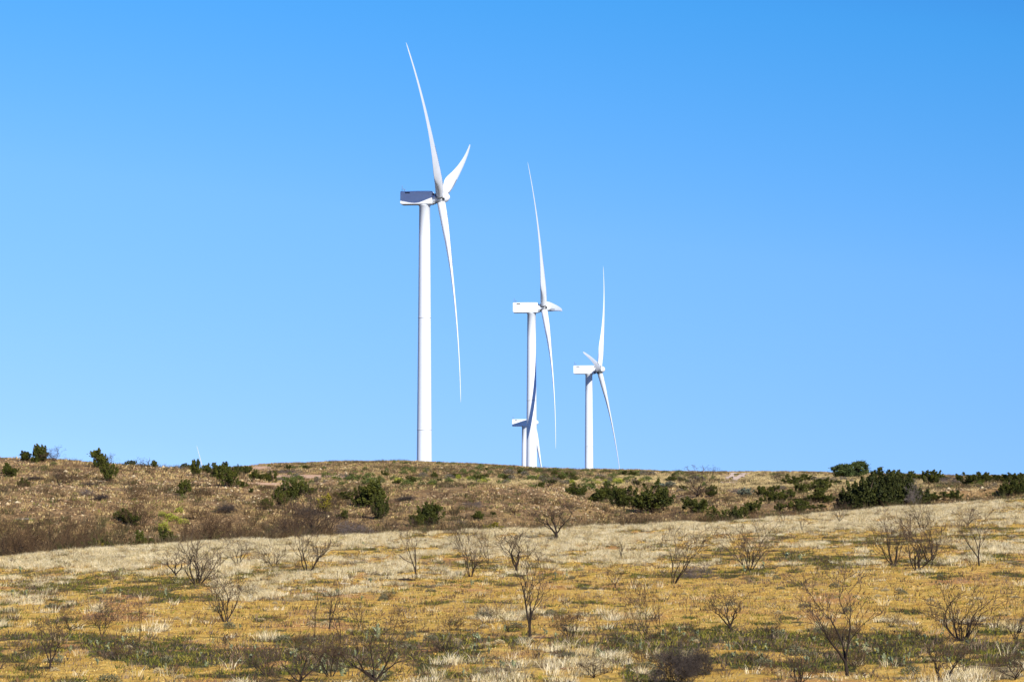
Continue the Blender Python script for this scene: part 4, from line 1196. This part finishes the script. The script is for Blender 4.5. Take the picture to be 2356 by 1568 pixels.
for (u, v, h, w) in spots:
    put('mini', "small_shrub", "shrub", u, v, h, w, "tiny dark green shrub on the skyline of the central ridge", "tiny shrubs on the skyline", ymin=430)
mid = [(684, 1102, 16, 16), (890, 1086, 12, 12), (833, 1088, 8, 10), (1100, 1096, 14, 20), (1116, 1100, 12, 18), (1156, 1102, 16, 22), (1000, 1100, 16, 16), (1000, 1114, 12, 14), (1165, 1104, 14, 24), (958, 1109, 14, 30), (850, 1116, 20, 40), (935, 1118, 16, 34), (1032, 1110, 14, 24), (1080, 1104, 10, 30), (1223, 1106, 16, 34), (1250, 1104, 12, 20),
       (1200, 1092, 14, 20), (1430, 1094, 14, 30), (1480, 1094, 14, 24), (1500, 1094, 12, 22), (1550, 1098, 10, 12), (1640, 1104, 12, 12), (1850, 1096, 8, 14), (870, 1114, 12, 18), (1300, 1114, 12, 20), (1320, 1106, 12, 20), (1380, 1100, 12, 26), (1240, 1128, 20, 30), (1250, 1140, 14, 16), (1225, 1134, 22, 24), (1340, 1128, 10, 14), (1620, 1120, 14, 14), (1630, 1130, 12, 14)]
for (u, v, h, w) in mid + [(rs.uniform(640, 1620), 0, 0, 0) for _ in range(215)]:
    if v == 0:
        f = (u - 640) / 980; v = rs.uniform(1076 + 12 * f, 1116) if u < 1300 else rs.uniform(1092, 1135)
        if rs.random() < .4: v = rs.uniform(1102, 1116)
        h = rs.uniform(6, 15); w = h * rs.uniform(1.0, 2.4)
    k = rs.choice(['mini', 'mini', 'jbush', 'mini', 'mingrey', 'minyellow' if 1100 < v < 1117 else 'mini', 'mini'])
    lab = {'mini': "small dark green shrub dotted over the far slope under the turbines", 'jbush': "small spiky green juniper dotted over the far slope under the turbines", 'mingrey': "small grey brown shrub dotted over the far slope under the turbines", 'minyellow': "small yellow green shrub in the strip along the foot of the far slope"}[k]
    put(k, "juniper_shrub" if k == 'jbush' else "small_shrub", "juniper" if k == 'jbush' else "shrub", u, v, h, w, lab, lab.replace("shrub", "shrubs").replace("juniper ", "junipers "), ymin=330)
for i in range(26):
    u, v = rs.uniform(1740, 2356), rs.uniform(1104, 1150); h = rs.uniform(6, 13)
    put(rs.choice(['mini', 'mingrey']), "small_shrub", "shrub", u, v, h, h * rs.uniform(1.2, 2.4), "little dull shrub dotted over the right hand slope", "little shrubs on the right slope", ymin=262)

# --- prickly pears and weeds of the field
rs = random.Random(9)
pears = [(835, 1380, 14, 22), (1222, 1314, 12, 26), (1060, 1328, 14, 18), (1276, 1330, 18, 26), (1085, 1345, 14, 26), (45, 1318, 18, 34), (1305, 1325, 16, 34), (870, 1450, 20, 24), (835, 1254, 10, 18), (30, 1375, 22, 50), (60, 1372, 18, 40), (245, 1365, 18, 44), (280, 1365, 14, 40), (380, 1370, 18, 40), (690, 1365, 18, 30), (850, 1345, 20, 30), (775, 1365, 14, 28), (905, 1365, 14, 26),
         (1710, 1318, 22, 44), (1815, 1285, 18, 40), (1840, 1288, 14, 30), (1755, 1305, 16, 26), (842, 1474, 26, 26), (860, 1464, 30, 24)]
for (u, v, h, w) in pears:
    put('pear', "prickly_pear", "cactus", u, v, h, w, "grey green prickly pear clump among the grass in the far half of the field", "prickly pears in the far half of the field")
n_ = 0
while n_ < 125:
    u, v = rs.uniform(0, 2356), 1425 + 160 * rs.random() ** .8
    gg = patch(GREEN, np.array([u]), np.array([v]))[0]
    if rs.random() > gg * .9: continue
    n_ += 1
    s = 16 * (v - 1100) / 350
    put('pear', "prickly_pear", "cactus", u, v, s * rs.uniform(.6, 1.2), s * rs.uniform(.9, 1.8), "grey green prickly pear clump in the front strip of the field", "prickly pears in the front strip of the field", Y=None if v < 1564 else 73.0)
for i in range(130):
    u, v = rs.uniform(0, 2356), rs.uniform(1235, 1568)
    gg = patch(GREEN, np.array([u]), np.array([v]))[0]
    if v < 1300 and rs.random() < .4: continue
    s = 16 * (v - 1100) / 300
    k = rs.choice(['weedy', 'weedy', 'straw']) if gg > .25 else rs.choice(['straw', 'straw', 'weedy'])
    if k == 'straw': s *= .65
    put(k, "grass_clump" if k == 'straw' else "weed_clump", "grass clump" if k == 'straw' else "weed", u, v, s * rs.uniform(.6, 1.1), s * rs.uniform(1.2, 2.4),
        "rounded clump of pale dry grass standing in the field" if k == 'straw' else "low dull olive weed clump scattered in the field", "pale grass clumps" if k == 'straw' else "olive weed clumps")

for i in range(85):
    u = rs.uniform(0, 2356); v = rs.uniform(1290, 1400) if i % 4 == 0 else 1415 + 160 * rs.random()
    s = 34 * (v - 1100) / 350 * rs.uniform(.5, 1.3)
    if patch(BARE, np.array([u]), np.array([v]))[0] > .7: continue
    put(rs.choice(['thicket', 'redspread', 'spread', 'broom']), "bare_shrub", "shrub", u, v, s, s * rs.uniform(.9, 1.9), "small faint leafless shrub scattered low among the grass of the field", "small leafless shrubs of the field", Y=None if v < 1562 else 74.0)

# --- fallen wood
def log(name, u, v, L, pieces, r, colr, label, ang=0.0, ymin=50, Y=None):
    rn = random.Random(int(u)); T = Tubes()
    x, y = hit(u, v, ymin) if Y is None else (col_of(u, v) * Y, Y); m = y / FPX; L *= m * .75; r *= m
    for k in range(pieces):
        a = ang + rn.uniform(-.35, .35) + (math.pi if k % 2 else 0); e = rn.uniform(0.0, .25) if k < 2 else rn.uniform(.3, 1.0)
        p = np.array([rn.uniform(-.1, .1) * L, 0, r * .6]); d = np.array([math.cos(a) * math.cos(e), math.sin(a) * math.cos(e), math.sin(e)])
        ll = L * (.55 if k < 2 else rn.uniform(.2, .4)); rr = r * (1 if k < 2 else .55)
        for i in range(6):
            d2 = d + np.array([rn.gauss(0, .14), rn.gauss(0, .14), (rn.gauss(0, .12) if k > 1 else -.06)]); d2[2] = d2[2] if p[2] > r * 1.2 else max(d2[2], 0); d2 /= np.linalg.norm(d2)
            q = p + d2 * ll / 6; T.add(p, q, rr, rr * .86, colr); p, d, rr = q, d2, rr * .86
    o = obj(name, T.mesh(name, 6, M_BARK), loc=(x, y, gz(x, y)))
    tag(o, label, "log" if name == "log" else "branch", "fallen wood in the field")
RED = (0.26, 0.13, 0.05); PALEW = (.42, .36, .28)
log("fallen_branch", 932, 1336, 50, 4, 4.0, BARK, "dark forked stump lying in the grass right of the twin stemmed tree")
log("log", 969, 1500, 70, 2, 3.5, RED, "rust brown curved log on the ground left of the pale front grass")
log("log", 1313, 1556, 60, 2, 4.5, RED, "thick rust brown log at the bottom edge right of centre", Y=78)
log("fallen_branch", 1250, 1468, 66, 3, 3, (.10, .06, .04), "dark branch lying right beside the foot of the centre front tree")
log("log", 600, 1494, 110, 2, 3.5, RED, "long straight rust brown log at lower left of centre")
log("fallen_branch", 1790, 1460, 50, 2, 2.5, RED, "thin brown branch left of the tallest foreground tree")
log("fallen_branch", 2060, 1455, 34, 1, 3.5, (.16, .11, .05), "short leaning stick poking out of the pale patch at lower right", ang=.6)
log("fallen_branch", 1785, 1338 - 70, 60, 2, 2.0, BARK, "thin dark branch in the pale grass right of the fan shaped tree")
log("fallen_branch", 790, 1343, 34, 2, 2.0, PALEW, "pale bleached stick below the twin stemmed tree")
log("fallen_branch", 285, 1372, 44, 2, 2.5, RED, "reddish branch in the green strip at left")
log("fallen_branch", 235, 1108, 22, 2, 1.6, PALEW, "bleached stick on the left slope under the skyline juniper", ymin=230)
log("fallen_branch", 60, 1196, 60, 2, 2.2, (.2, .17, .14), "long grey branch above the left thicket", ymin=225)
log("fallen_branch", 2250, 1436, 120, 2, 2.2, BARK, "long dark branch lying behind the low fanning tree")
log("fallen_branch", 860, 1546, 60, 3, 2.5, BARK, "dark crooked branch at the bottom edge, left of centre")
log("dead_snag", 234, 1118 - 0, 30, 3, 1.5, PALEW, "pale broken snag on the left slope", ymin=230)
